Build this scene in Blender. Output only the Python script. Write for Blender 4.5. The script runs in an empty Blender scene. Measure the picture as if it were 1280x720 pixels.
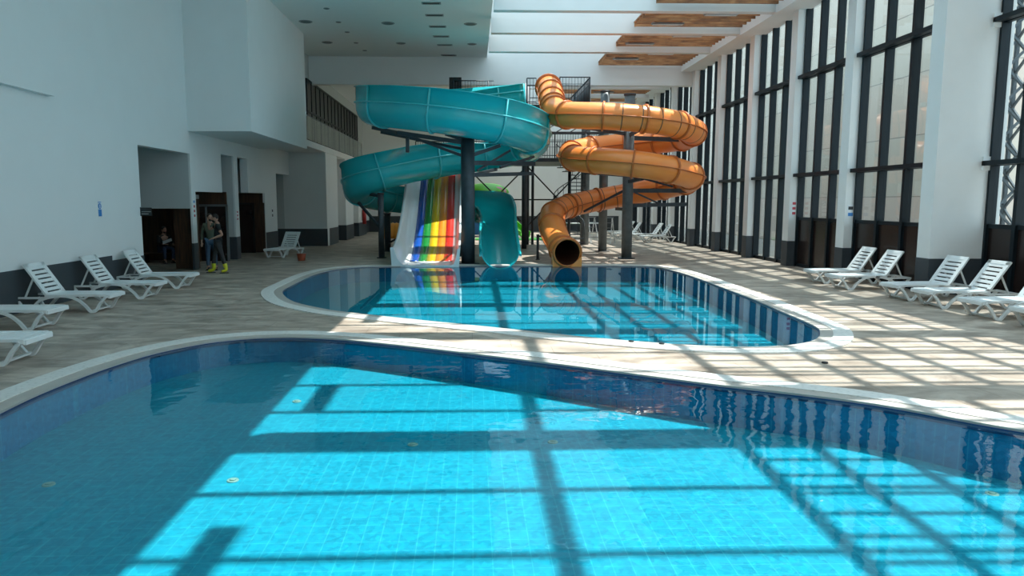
import bpy, bmesh, math, random
from mathutils import Vector, Matrix
random.seed(7)
R = math.radians
PI = math.pi
sc = bpy.context.scene
COL = sc.collection
# ---------------------------------------------------------------- camera
F_PX = 900.0
CAM_Z = 2.2
PITCH = R(6.84)
YAW = R(1.5)
PPX = 613.6               # the frame is a crop a little to the side of the lens axis
cam = bpy.data.objects.new('camera', bpy.data.cameras.new('camera'))
COL.objects.link(cam)
cam.data.sensor_width = 36.0
cam.data.lens = 36.0 * F_PX / 1280.0
cam.data.clip_end = 400
cam.data.shift_x = (640 - PPX) / 1280.0
cam.location = (0, 0, CAM_Z)
cam.rotation_euler = (R(90) - PITCH, 0, -YAW)
sc.camera = cam
_RM = cam.rotation_euler.to_matrix()
def ray(px, py):
    return _RM @ Vector(((px - PPX) / F_PX, -(py - 360) / F_PX, -1))
def at(px, py, X=None, Y=None, Z=None):
    d = ray(px, py)
    if Y is not None: t = Y / d.y
    elif X is not None: t = X / d.x
    else: t = (Z - CAM_Z) / d.z
    return Vector((d.x * t, d.y * t, CAM_Z + d.z * t))
# ---------------------------------------------------------------- world, sun, exposure
w = bpy.data.worlds.new('world'); sc.world = w; w.use_nodes = True
bg = w.node_tree.nodes['Background']
bg.inputs[0].default_value = (0.68, 0.88, 1.0, 1)
bg.inputs[1].default_value = 2.75
SUN_X, SUN_Y = 0.345, 0.19
sl = bpy.data.lights.new('sun', 'SUN'); sl.energy = 10.0; sl.color = (1.0, 0.95, 0.88); sl.angle = R(0.6)
sun = bpy.data.objects.new('sun', sl); COL.objects.link(sun)
sun.rotation_euler = Vector((SUN_X, SUN_Y, 1)).to_track_quat('Z', 'Y').to_euler()
sun.location = (20, 20, 40)
vs = sc.view_settings
vs.view_transform = 'Standard'; vs.look = 'None'; vs.gamma = 1; vs.exposure = 0.0
vs.use_curve_mapping = False
cy = sc.cycles
cy.use_denoising = True
cy.max_bounces = 10; cy.diffuse_bounces = 6; cy.glossy_bounces = 4
cy.transparent_max_bounces = 24; cy.transmission_bounces = 6
cy.sample_clamp_indirect = 6.0
cy.caustics_reflective = False; cy.caustics_refractive = False

# ---------------------------------------------------------------- materials
def mat(name, col, rough=0.6, metal=0.0, spec=0.5, var=0.0, vscale=3.0, bump=0.0, bscale=20.0, coat=0.0, trans=0.0):
    m = bpy.data.materials.new(name); m.use_nodes = True
    nt = m.node_tree; b = nt.nodes['Principled BSDF']
    b.inputs['Base Color'].default_value = (*col, 1)
    b.inputs['Roughness'].default_value = rough
    b.inputs['Metallic'].default_value = metal
    b.inputs['Specular IOR Level'].default_value = spec
    if coat: b.inputs['Coat Weight'].default_value = coat
    tc = nt.nodes.new('ShaderNodeTexCoord')
    if var > 0:
        n = nt.nodes.new('ShaderNodeTexNoise'); n.inputs['Scale'].default_value = vscale; n.inputs['Detail'].default_value = 5
        nt.links.new(tc.outputs['Object'], n.inputs['Vector'])
        mx = nt.nodes.new('ShaderNodeMix'); mx.data_type = 'RGBA'
        mx.inputs[6].default_value = (*[max(0, c * (1 - var)) for c in col], 1)
        mx.inputs[7].default_value = (*[min(1, c * (1 + var)) for c in col], 1)
        nt.links.new(n.outputs['Fac'], mx.inputs[0]); nt.links.new(mx.outputs[2], b.inputs['Base Color'])
    if bump > 0:
        n2 = nt.nodes.new('ShaderNodeTexNoise'); n2.inputs['Scale'].default_value = bscale
        nt.links.new(tc.outputs['Object'], n2.inputs['Vector'])
        bp = nt.nodes.new('ShaderNodeBump'); bp.inputs['Strength'].default_value = bump; bp.inputs['Distance'].default_value = 0.02
        nt.links.new(n2.outputs['Fac'], bp.inputs['Height']); nt.links.new(bp.outputs['Normal'], b.inputs['Normal'])
    return m

M = {}
M['wall'] = mat('white_plaster', (0.74, 0.76, 0.76), 0.8, var=0.03, vscale=1.2, bump=0.05, bscale=30)
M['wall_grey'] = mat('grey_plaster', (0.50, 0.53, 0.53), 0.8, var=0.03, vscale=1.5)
M['ceil'] = mat('ceiling_paint', (0.80, 0.81, 0.79), 0.85, var=0.02)
M['dado'] = mat('dark_slate_dado', (0.040, 0.050, 0.060), 0.55, var=0.15, vscale=2)
M['pillar'] = mat('pillar_plaster', (0.78, 0.79, 0.78), 0.75, var=0.03, bump=0.05)
M['frame'] = mat('dark_window_aluminium', (0.006, 0.012, 0.017), 0.45, 0.0, spec=0.25, var=0.1)
M['panel_dark'] = mat('dark_brown_panel', (0.020, 0.012, 0.011), 0.25, var=0.3, vscale=1.5)
M['steel'] = mat('grey_painted_steel', (0.040, 0.054, 0.066), 0.5, 0.2, var=0.4, vscale=5)
M['steel_light'] = mat('galvanised_steel', (0.25, 0.28, 0.30), 0.4, 0.6, var=0.2, vscale=8)
M['black'] = mat('black_metal', (0.01, 0.012, 0.014), 0.4, 0.3)
M['teal'] = mat('teal_fibreglass', (0.012, 0.44, 0.48), 0.25, var=0.08, vscale=1.2, coat=0.2)
M['teal_rim'] = mat('teal_flange', (0.05, 0.52, 0.55), 0.35, var=0.08, coat=0.2)
M['orange'] = mat('orange_fibreglass', (0.86, 0.27, 0.055), 0.33, var=0.08, vscale=1.4)
M['orange_ring'] = mat('burnt_orange_flange', (0.50, 0.13, 0.02), 0.4, var=0.15)
M['orange_stripe'] = mat('dark_tube_stripe', (0.14, 0.07, 0.03), 0.4, var=0.1)
M['tube_in'] = mat('tube_inner_wall', (0.10, 0.035, 0.02), 0.4, var=0.1)
M['gel'] = mat('white_gelcoat', (0.72, 0.75, 0.76), 0.25, var=0.04, coat=0.3)
for n_, c_ in dict(blue=(0.005, 0.07, 0.36), green=(0.01, 0.20, 0.035), yellow=(0.62, 0.42, 0.01), orange2=(0.75, 0.24, 0.02), red=(0.62, 0.03, 0.02)).items():
    M[n_] = mat('lane_' + n_, c_, 0.22, var=0.06, coat=0.4)
M['resin'] = mat('white_resin', (0.76, 0.79, 0.79), 0.35, var=0.04, vscale=6)
M['wood'] = None
M['nozzle'] = mat('pool_nozzle_plastic', (0.22, 0.36, 0.30), 0.4, var=0.1)
M['lamp_glass'] = mat('unlit_lamp_grey', (0.10, 0.12, 0.12), 0.5)
M['lamp_body'] = mat('lamp_fitting', (0.28, 0.30, 0.30), 0.5)
M['skin'] = mat('skin', (0.42, 0.24, 0.17), 0.55, var=0.06, vscale=12)
M['hair'] = mat('dark_hair', (0.012, 0.009, 0.008), 0.7, var=0.3, vscale=30, bump=0.4, bscale=90)
M['denim'] = mat('blue_denim', (0.045, 0.09, 0.15), 0.85, var=0.25, vscale=14)
M['navy'] = mat('navy_cloth', (0.015, 0.03, 0.07), 0.85, var=0.2, vscale=14)
M['olive'] = mat('olive_shirt', (0.07, 0.085, 0.06), 0.85, var=0.15, vscale=10)
M['blackcloth'] = mat('black_cloth', (0.010, 0.011, 0.013), 0.85, var=0.2, vscale=12)
M['greycloth'] = mat('dark_grey_cloth', (0.030, 0.033, 0.036), 0.85, var=0.2, vscale=12)
M['rubber_yellow'] = mat('yellow_rubber', (0.62, 0.62, 0.03), 0.35, var=0.06)
M['sole'] = mat('dark_sole', (0.02, 0.02, 0.02), 0.7)
M['red'] = M['red']
M['ext_red'] = mat('extinguisher_red', (0.45, 0.02, 0.02), 0.35)
M['bucket'] = mat('orange_red_plastic', (0.30, 0.055, 0.02), 0.4, var=0.1)
M['sign_blue'] = mat('sign_blue', (0.02, 0.20, 0.55), 0.4)
M['sign_white'] = mat('sign_white', (0.75, 0.78, 0.80), 0.4)
M['sign_red'] = mat('sign_red', (0.45, 0.03, 0.05), 0.4)
M['sign_black'] = mat('sign_black', (0.012, 0.014, 0.016), 0.5)
M['toy_green'] = mat('lime_plastic', (0.10, 0.42, 0.03), 0.35, var=0.08)
M['toy_pink'] = mat('pink_plastic', (0.62, 0.28, 0.34), 0.4)
M['toy_blue'] = mat('blue_plastic', (0.02, 0.16, 0.42), 0.4)
M['toy_amber'] = mat('amber_plastic', (0.55, 0.22, 0.02), 0.4, var=0.15)
M['mat_green'] = mat('green_turf_mat', (0.05, 0.28, 0.05), 0.9, var=0.3, vscale=20)
M['paper'] = mat('white_paper', (0.7, 0.72, 0.72), 0.7)
M['ext_wall'] = None

def nodes_mat(name):
    m = bpy.data.materials.new(name); m.use_nodes = True
    nt = m.node_tree
    return m, nt, nt.nodes['Principled BSDF'], nt.nodes.new('ShaderNodeTexCoord')
def N(nt, t, **kw):
    n = nt.nodes.new(t)
    for k, v in kw.items():
        if k in n.inputs: n.inputs[k].default_value = v
        else: setattr(n, k, v)
    return n
def ramp(nt, stops):
    r = nt.nodes.new('ShaderNodeValToRGB')
    els = r.color_ramp.elements
    while len(els) > 1: els.remove(els[-1])
    els[0].position = stops[0][0]; els[0].color = (*stops[0][1], 1)
    for p, c in stops[1:]:
        e = els.new(p); e.color = (*c, 1)
    return r
def mixc(nt, fac, a, b, blend='MIX'):
    mx = nt.nodes.new('ShaderNodeMix'); mx.data_type = 'RGBA'; mx.blend_type = blend
    for sock, v in ((0, fac), (6, a), (7, b)):
        if isinstance(v, (int, float)): mx.inputs[sock].default_value = v
        elif isinstance(v, tuple): mx.inputs[sock].default_value = (*v, 1)
        else: nt.links.new(v, mx.inputs[sock])
    return mx.outputs[2]

# travertine deck
m, nt, b, tc = nodes_mat('travertine_deck'); M['deck'] = m
mp = N(nt, 'ShaderNodeMapping'); nt.links.new(tc.outputs['Object'], mp.inputs[0])
mp.inputs['Rotation'].default_value = (0, 0, R(12)); mp.inputs['Scale'].default_value = (1.0, 1.9, 1)
n1 = N(nt, 'ShaderNodeTexNoise', Scale=1.1, Detail=9.0, Roughness=0.62, Distortion=0.8); nt.links.new(mp.outputs[0], n1.inputs['Vector'])
r1 = ramp(nt, [(0.33, (0.22, 0.175, 0.135)), (0.5, (0.40, 0.33, 0.265)), (0.66, (0.60, 0.51, 0.42))]); nt.links.new(n1.outputs['Fac'], r1.inputs[0])
br = N(nt, 'ShaderNodeTexBrick', Scale=1.0); br.inputs['Brick Width'].default_value = 1.2; br.inputs['Row Height'].default_value = 0.6
br.inputs['Mortar Size'].default_value = 0.006; br.inputs['Color1'].default_value = (1, 1, 1, 1); br.inputs['Color2'].default_value = (0.86, 0.86, 0.87, 1); br.inputs['Mortar'].default_value = (0.62, 0.6, 0.58, 1)
nt.links.new(tc.outputs['Object'], br.inputs['Vector'])
nt.links.new(mixc(nt, 1.0, r1.outputs[0], br.outputs['Color'], 'MULTIPLY'), b.inputs['Base Color'])
n3 = N(nt, 'ShaderNodeTexNoise', Scale=2.5, Detail=4.0); nt.links.new(tc.outputs['Object'], n3.inputs['Vector'])
mr = N(nt, 'ShaderNodeMapRange'); mr.inputs['To Min'].default_value = 0.28; mr.inputs['To Max'].default_value = 0.62
nt.links.new(n3.outputs['Fac'], mr.inputs['Value']); nt.links.new(mr.outputs[0], b.inputs['Roughness'])
# coping stone and overflow grating
M['coping'] = mat('coping_stone', (0.42, 0.39, 0.35), 0.5, var=0.12, vscale=5)
m, nt, b, tc = nodes_mat('overflow_grating'); M['grate'] = m
wv = N(nt, 'ShaderNodeTexVoronoi', Scale=16.0); nt.links.new(tc.outputs['Object'], wv.inputs['Vector'])
r1 = ramp(nt, [(0.0, (0.45, 0.45, 0.42)), (0.28, (0.66, 0.65, 0.61)), (1.0, (0.72, 0.71, 0.67))]); nt.links.new(wv.outputs['Distance'], r1.inputs[0])
nt.links.new(r1.outputs[0], b.inputs['Base Color']); b.inputs['Roughness'].default_value = 0.55
# pool mosaics
def mosaic(name, ca, cb, grout):
    m, nt, b, tc = nodes_mat(name)
    br = N(nt, 'ShaderNodeTexBrick', Scale=1.0); br.offset = 0.0
    br.inputs['Brick Width'].default_value = 0.15; br.inputs['Row Height'].default_value = 0.15; br.inputs['Mortar Size'].default_value = 0.004
    br.inputs['Color1'].default_value = (*ca, 1); br.inputs['Color2'].default_value = (*cb, 1); br.inputs['Mortar'].default_value = (*grout, 1)
    nt.links.new(tc.outputs['Object'], br.inputs['Vector'])
    vo = N(nt, 'ShaderNodeTexVoronoi', Scale=22.0); nt.links.new(tc.outputs['Object'], vo.inputs['Vector'])
    r = ramp(nt, [(0.0, (0.66, 0.74, 0.78)), (1.0, (1.12, 1.10, 1.08))]); nt.links.new(vo.outputs['Color'], r.inputs[0])  # cell tones: mosaic grain, plus caustic light mottling painted into the tile colour
    nt.links.new(mixc(nt, 1.0, br.outputs['Color'], r.outputs[0], 'MULTIPLY'), b.inputs['Base Color'])
    b.inputs['Roughness'].default_value = 0.5; b.inputs['Specular IOR Level'].default_value = 0.1
    return m
M['tile_edge'] = mat('navy_edge_tile', (0.004, 0.03, 0.12), 0.4)
M['tile_floor'] = mosaic('aqua_mosaic_floor', (0.006, 0.29, 0.39), (0.006, 0.265, 0.365), (0.03, 0.36, 0.44))
M['tile_wall'] = mosaic('blue_mosaic_wall', (0.004, 0.23, 0.41), (0.004, 0.205, 0.38), (0.015, 0.28, 0.44))
# clear sheets: fresnel mix of a clear pass and a mirror
def clear(name, tint, bump=0.0, bscale=(1, 1, 1), ior=1.33, rough=0.0, scale=3.0, dist=0.02, boost=1.0):
    m = bpy.data.materials.new(name); m.use_nodes = True; nt = m.node_tree
    nt.nodes.clear()
    out = nt.nodes.new('ShaderNodeOutputMaterial')
    tr = nt.nodes.new('ShaderNodeBsdfTransparent'); tr.inputs[0].default_value = (*tint, 1)
    gl = nt.nodes.new('ShaderNodeBsdfGlossy'); gl.inputs['Roughness'].default_value = rough
    gl.inputs['Color'].default_value = (boost * .80, boost * .95, boost, 1) if boost < 1 else (1, 1, 1, 1)
    # mirror share by Schlick's rule, the same from both faces of the sheet
    geo = nt.nodes.new('ShaderNodeNewGeometry'); dt = nt.nodes.new('ShaderNodeVectorMath'); dt.operation = 'DOT_PRODUCT'
    nt.links.new(geo.outputs['Incoming'], dt.inputs[0]); nt.links.new(geo.outputs['Normal'], dt.inputs[1])
    def mth(op, a, b_=None):
        q = nt.nodes.new('ShaderNodeMath'); q.operation = op; q.use_clamp = op == 'SUBTRACT'
        for k_, v in enumerate((a, b_)):
            if v is None: continue
            if isinstance(v, (int, float)): q.inputs[k_].default_value = v
            else: nt.links.new(v, q.inputs[k_])
        return q.outputs[0]
    f0 = ((ior - 1) / (ior + 1)) ** 2
    fres = mth('ADD', mth('MULTIPLY', mth('POWER', mth('SUBTRACT', 1.0, mth('ABSOLUTE', dt.outputs['Value'])), 5.0), 1 - f0), f0)
    mx = nt.nodes.new('ShaderNodeMixShader')
    if bump:
        tc = nt.nodes.new('ShaderNodeTexCoord'); mp = nt.nodes.new('ShaderNodeMapping'); mp.inputs['Scale'].default_value = bscale
        nz = nt.nodes.new('ShaderNodeTexNoise'); nz.inputs['Scale'].default_value = scale; nz.inputs['Detail'].default_value = 2.5
        bp = nt.nodes.new('ShaderNodeBump'); bp.inputs['Strength'].default_value = bump; bp.inputs['Distance'].default_value = dist
        nt.links.new(tc.outputs['Object'], mp.inputs[0]); nt.links.new(mp.outputs[0], nz.inputs['Vector'])
        nt.links.new(nz.outputs['Fac'], bp.inputs['Height'])
        nt.links.new(bp.outputs['Normal'], gl.inputs['Normal']); nt.links.new(bp.outputs['Normal'], dt.inputs[1])
    nt.links.new(fres, mx.inputs[0]); nt.links.new(tr.outputs[0], mx.inputs[1]); nt.links.new(gl.outputs[0], mx.inputs[2])
    nt.links.new(mx.outputs[0], out.inputs[0])
    return m
M['water_near'] = clear('rippled_water', (0.84, 0.97, 1.0), 0.24, (1, 1, 1), scale=2.2, dist=0.02, boost=0.78)
M['water_far'] = clear('still_water', (0.84, 0.97, 1.0), 0.08, (1, 1, 1), scale=1.5, dist=0.012, boost=0.85)
M['glass'] = clear('window_glass', (0.84, 0.89, 0.90), ior=1.45)
M['roofglass'] = clear('roof_glass', (0.93, 0.96, 0.97), ior=1.2)
M['railglass'] = clear('guard_glass', (0.72, 0.80, 0.78), ior=1.35)
# timber ceiling boards
m, nt, b, tc = nodes_mat('timber_boards'); M['wood'] = m
mp = N(nt, 'ShaderNodeMapping'); nt.links.new(tc.outputs['Object'], mp.inputs[0]); mp.inputs['Scale'].default_value = (0.7, 7.0, 1)
n1 = N(nt, 'ShaderNodeTexNoise', Scale=2.2, Detail=6.0, Distortion=0.6); nt.links.new(mp.outputs[0], n1.inputs['Vector'])
r1 = ramp(nt, [(0.32, (0.14, 0.055, 0.02)), (0.55, (0.34, 0.15, 0.055)), (0.75, (0.50, 0.27, 0.12))]); nt.links.new(n1.outputs['Fac'], r1.inputs[0])
nt.links.new(r1.outputs[0], b.inputs['Base Color']); b.inputs['Roughness'].default_value = 0.6
m, nt, b, tc = nodes_mat('dark_walnut_cladding'); M['darkwood'] = m
mp = N(nt, 'ShaderNodeMapping'); nt.links.new(tc.outputs['Object'], mp.inputs[0]); mp.inputs['Scale'].default_value = (6, 6, 0.5)
n1 = N(nt, 'ShaderNodeTexNoise', Scale=3.0, Detail=5.0); nt.links.new(mp.outputs[0], n1.inputs['Vector'])
r1 = ramp(nt, [(0.35, (0.03, 0.013, 0.007)), (0.7, (0.085, 0.036, 0.016))]); nt.links.new(n1.outputs['Fac'], r1.inputs[0])
nt.links.new(r1.outputs[0], b.inputs['Base Color']); b.inputs['Roughness'].default_value = 0.5
# cladding of the building outside
m, nt, b, tc = nodes_mat('cream_facade_panels'); M['ext_wall'] = m
mp = N(nt, 'ShaderNodeMapping'); mp.inputs['Rotation'].default_value = (R(90), 0, R(90)); nt.links.new(tc.outputs['Object'], mp.inputs[0])
br = N(nt, 'ShaderNodeTexBrick', Scale=1.0); br.offset = 0.0
br.inputs['Brick Width'].default_value = 2.4; br.inputs['Row Height'].default_value = 1.5; br.inputs['Mortar Size'].default_value = 0.02
br.inputs['Color1'].default_value = (0.74, 0.58, 0.49, 1); br.inputs['Color2'].default_value = (0.68, 0.60, 0.50, 1); br.inputs['Mortar'].default_value = (0.34, 0.30, 0.26, 1)
nt.links.new(mp.outputs[0], br.inputs['Vector']); nt.links.new(br.outputs['Color'], b.inputs['Base Color']); b.inputs['Roughness'].default_value = 0.7

# ---------------------------------------------------------------- mesh helpers
class MB:
    def __init__(s): s.v = []; s.f = []; s.mi = []; s.sm = []
    def add(s, vs_, fs, mi=0, smooth=False):
        k = len(s.v); s.v += [tuple(v) for v in vs_]
        for f in fs: s.f.append(tuple(i + k for i in f)); s.mi.append(mi); s.sm.append(smooth)
        return s
    def box(s, x0, x1, y0, y1, z0, z1, mi=0, M_=None):
        vs_ = [Vector((x, y, z)) for z in (z0, z1) for y in (y0, y1) for x in (x0, x1)]
        if M_: vs_ = [M_ @ v for v in vs_]
        return s.add(vs_, [(0, 2, 3, 1), (4, 5, 7, 6), (0, 1, 5, 4), (2, 6, 7, 3), (0, 4, 6, 2), (1, 3, 7, 5)], mi)
    def bar(s, a, b_, wx, wz, mi=0, up=(0, 0, 1)):
        a = Vector(a); b_ = Vector(b_); t = (b_ - a).normalized(); u = Vector(up)
        if abs(t.dot(u)) > 0.98: u = Vector((0, 1, 0))
        sd = t.cross(u).normalized(); up_ = sd.cross(t)
        vs_ = [p + sd * i * wx / 2 + up_ * j * wz / 2 for p in (a, b_) for i, j in ((-1, -1), (1, -1), (1, 1), (-1, 1))]
        return s.add(vs_, [(3, 2, 1, 0), (4, 5, 6, 7), (0, 1, 5, 4), (1, 2, 6, 5), (2, 3, 7, 6), (3, 0, 4, 7)], mi)
    def cyl(s, a, b_, r0, r1=None, n=14, mi=0):
        a = Vector(a); b_ = Vector(b_); r1 = r0 if r1 is None else r1
        t = (b_ - a).normalized(); u = Vector((0, 0, 1)) if abs(t.z) < 0.95 else Vector((1, 0, 0))
        e = t.cross(u).normalized(); g_ = t.cross(e)
        ring = lambda c, r: [c + (e * math.cos(2 * PI * i / n) + g_ * math.sin(2 * PI * i / n)) * r for i in range(n)]
        k = len(s.v); s.v += [tuple(v) for v in ring(a, r0) + ring(b_, r1)]
        for i in range(n):
            j = (i + 1) % n; s.f.append((k + i, k + j, k + n + j, k + n + i)); s.mi.append(mi); s.sm.append(True)
        s.f.append(tuple(k + i for i in reversed(range(n)))); s.mi.append(mi); s.sm.append(False)
        s.f.append(tuple(k + n + i for i in range(n))); s.mi.append(mi); s.sm.append(False)
        return s
    def loft(s, rings, closed=True, caps=True, mi=0, smooth=True, mis=None):
        n = len(rings[0]); k = len(s.v)
        for r_ in rings: s.v += [tuple(p) for p in r_]
        for q in range(len(rings) - 1):
            for i in range(n if closed else n - 1):
                j = (i + 1) % n
                s.f.append((k + q * n + i, k + q * n + j, k + (q + 1) * n + j, k + (q + 1) * n + i))
                s.mi.append(mis(q, i) if mis else mi); s.sm.append(smooth)
        if caps and closed:
            s.f.append(tuple(k + i for i in reversed(range(n)))); s.mi.append(mi); s.sm.append(False)
            s.f.append(tuple(k + (len(rings) - 1) * n + i for i in range(n))); s.mi.append(mi); s.sm.append(False)
        return s
    def pipe(s, pts, r, n=8, mi=0):
        pts = [Vector(p) for p in pts]; rings = []; pe = None
        for i, p in enumerate(pts):
            t = (pts[min(i + 1, len(pts) - 1)] - pts[max(i - 1, 0)]).normalized()
            if pe is None:
                u = Vector((0, 0, 1)) if abs(t.z) < 0.9 else Vector((1, 0, 0)); pe = t.cross(u).normalized()
            e = (pe - t * pe.dot(t)).normalized(); pe = e; g_ = t.cross(e)
            rr = r[i] if isinstance(r, (list, tuple)) else r
            rings.append([p + (e * math.cos(2 * PI * q / n) + g_ * math.sin(2 * PI * q / n)) * rr for q in range(n)])
        return s.loft(rings, mi=mi)
    def strip(s, pts, wx, wz, side=(0, 1, 0), mi=0):
        """rectangular section swept along pts lying across `side`"""
        pts = [Vector(p) for p in pts]; sd = Vector(side); rings = []
        for i, p in enumerate(pts):
            t = (pts[min(i + 1, len(pts) - 1)] - pts[max(i - 1, 0)]).normalized(); u = sd.cross(t).normalized()
            rings.append([p + sd * a * wx / 2 + u * c * wz / 2 for a, c in ((-1, -1), (1, -1), (1, 1), (-1, 1))])
        return s.loft(rings, mi=mi, smooth=False)
    def ball(s, c, rx, ry=None, rz=None, n=14, mi=0, M_=None):
        ry = ry or rx; rz = rz or rx; c = Vector(c); rings = []
        for i in range(1, n):
            a = PI * i / n
            rings.append([Vector((rx * math.sin(a) * math.cos(2 * PI * q / n), ry * math.sin(a) * math.sin(2 * PI * q / n), -rz * math.cos(a))) for q in range(n)])
        rings = [[(M_ @ p if M_ else p) + c for p in r_] for r_ in rings]
        return s.loft(rings, mi=mi)
    def build(s, name, mats, parent=None, bevel=0.0):
        me = bpy.data.meshes.new(name); me.from_pydata(s.v, [], s.f)
        if not isinstance(mats, (list, tuple)): mats = [mats]
        for m_ in mats: me.materials.append(m_)
        for p, mi, sm in zip(me.polygons, s.mi, s.sm): p.material_index = mi; p.use_smooth = sm
        bm = bmesh.new(); bm.from_mesh(me); bmesh.ops.recalc_face_normals(bm, faces=bm.faces); bm.to_mesh(me); bm.free()
        me.update()
        o = bpy.data.objects.new(name, me); COL.objects.link(o)
        if parent is not None: o.parent = parent
        if bevel:
            md = o.modifiers.new('bevel', 'BEVEL'); md.width = bevel; md.segments = 2; md.limit_method = 'ANGLE'
        return o
def tag(o, label=None, cat=None, group=None, kind=None):
    if label: o['label'] = label
    if cat: o['category'] = cat
    if group: o['group'] = group
    if kind: o['kind'] = kind
    return o
def empty(name, loc=(0, 0, 0), rz=0.0):
    o = bpy.data.objects.new(name, None); COL.objects.link(o); o.location = loc; o.rotation_euler = (0, 0, rz)
    o.empty_display_size = 0.2
    return o
def struct(name, mb, m_, parent=None, bevel=0.0):
    o = mb.build(name, m_, parent, bevel)
    if parent is None: o['kind'] = 'structure'
    return o
def copy_tree(o, parent=None):
    c = o.copy(); COL.objects.link(c)
    if parent is not None: c.parent = parent
    for ch in list(o.children): copy_tree(ch, c)
    return c
def catmull(pts, per=8, closed=False):
    pts = [tuple(p) for p in pts]; n = len(pts); out = []
    seg = n if closed else n - 1
    for i in range(seg):
        if closed: p0, p1, p2, p3 = (pts[(i + k - 1) % n] for k in range(4))
        else: p0, p1, p2, p3 = pts[max(i - 1, 0)], pts[i], pts[i + 1], pts[min(i + 2, n - 1)]
        for q in range(per):
            t = q / per
            out.append(tuple(0.5 * ((2 * b_) + (c - a) * t + (2 * a - 5 * b_ + 4 * c - d) * t * t + (3 * b_ - a - 3 * c + d) * t ** 3) for a, b_, c, d in zip(p0, p1, p2, p3)))
    if not closed: out.append(pts[-1])
    return out
def resample(pts, step):
    """even spacing by the first three coordinates, the other coordinates interpolated"""
    d = [0]
    for a, b_ in zip(pts, pts[1:]): d.append(d[-1] + (Vector(b_[:3]) - Vector(a[:3])).length)
    n = max(2, round(d[-1] / step)); out = []; j = 0
    for i in range(n + 1):
        s_ = d[-1] * i / n
        while j < len(d) - 2 and d[j + 1] < s_: j += 1
        t = (s_ - d[j]) / max(1e-9, d[j + 1] - d[j])
        out.append(tuple(a + (b_ - a) * t for a, b_ in zip(pts[j], pts[j + 1])))
    return out

# ---------------------------------------------------------------- pools (outlines on the deck plane)
def smooth_loop(pts): return [Vector(p).to_2d() for p in catmull([(p[0], p[1]) for p in pts], 6, True)]
near_px = [(0, 516), (60, 488), (133, 460), (200, 440), (270, 427), (340, 422), (410, 423.5), (480, 430), (560, 439), (700, 456), (883, 480), (1021, 496), (1113, 509), (1273, 538)]
near_w = [at(x, y, Z=0) for x, y in near_px] + [Vector(p) for p in ((6.6, 5.6, 0), (7.6, 3.6, 0), (7.0, 1.0, 0), (3.5, -1.6, 0), (-2.0, -1.8, 0), (-5.6, -0.6, 0), (-7.4, 1.6, 0), (-7.35, 4.0, 0))] + [at(-95, 566, Z=0)]
far_px = [(353, 365), (366, 356), (397, 342), (435, 335), (500, 333), (650, 332.5), (800, 333), (838, 338), (870, 347.5), (906, 361), (945, 376), (975, 389), (1016, 407), (1025, 416), (1019, 425), (995, 431), (952, 434), (883, 433), (792, 427), (700, 418.5), (620, 410), (520, 400), (437, 391), (403, 386), (366, 377)]
far_w = [at(x, y, Z=0) for x, y in far_px]
def offset(loop, d):
    n = len(loop); area = sum(loop[i].x * loop[(i + 1) % n].y - loop[(i + 1) % n].x * loop[i].y for i in range(n))
    sg = 1 if area > 0 else -1; out = []
    for i in range(n):
        t = (loop[(i + 2) % n] - loop[i - 2]).normalized()
        out.append(loop[i] + Vector((t.y, -t.x)) * d * sg)
    return out
def ring_mesh(mb, a, b_, z0, z1):
    """solid ring slab between loops a (inner) and b_ (outer)"""
    n = len(a); k = len(mb.v)
    for L_, z in ((a, z1), (b_, z1), (b_, z0), (a, z0)): mb.v += [(p.x, p.y, z) for p in L_]
    for r_ in range(4):
        for i in range(n):
            j = (i + 1) % n; r2 = (r_ + 1) % 4
            mb.f.append((k + r_ * n + i, k + r_ * n + j, k + r2 * n + j, k + r2 * n + i)); mb.mi.append(0); mb.sm.append(False)
    return mb
def fill(loops, zf, name, m_, parent=None):
    bm = bmesh.new(); edges = []
    for L_ in loops:
        vs_ = [bm.verts.new((p.x, p.y, 0)) for p in L_]
        for i in range(len(vs_)): edges.append(bm.edges.new((vs_[i], vs_[(i + 1) % len(vs_)])))
    bmesh.ops.triangle_fill(bm, edges=edges, use_beauty=True, use_dissolve=False, normal=(0, 0, 1))
    for v in bm.verts: v.co.z = zf(v.co.x, v.co.y) if callable(zf) else zf
    for f in bm.faces:
        if f.normal.z < 0: f.normal_flip()
    bmesh.ops.recalc_face_normals(bm, faces=bm.faces)
    bm.normal_update()
    if sum(f.normal.z for f in bm.faces) < 0: bmesh.ops.reverse_faces(bm, faces=bm.faces)
    me = bpy.data.meshes.new(name); bm.to_mesh(me); bm.free(); me.materials.append(m_)
    o = bpy.data.objects.new(name, me); COL.objects.link(o)
    if parent: o.parent = parent
    return o
WL = -0.018
near_loop, far_loop = smooth_loop(near_w), smooth_loop(far_w)
def zf_near(x, y): return -0.60 + (min(max(y, 3.5), 12.0) - 3.5) / 8.5 * 0.20
def zf_far(x, y): return -0.62 + (min(max(y, 12), 24) - 12) / 12 * 0.10
pool_out = []
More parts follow.
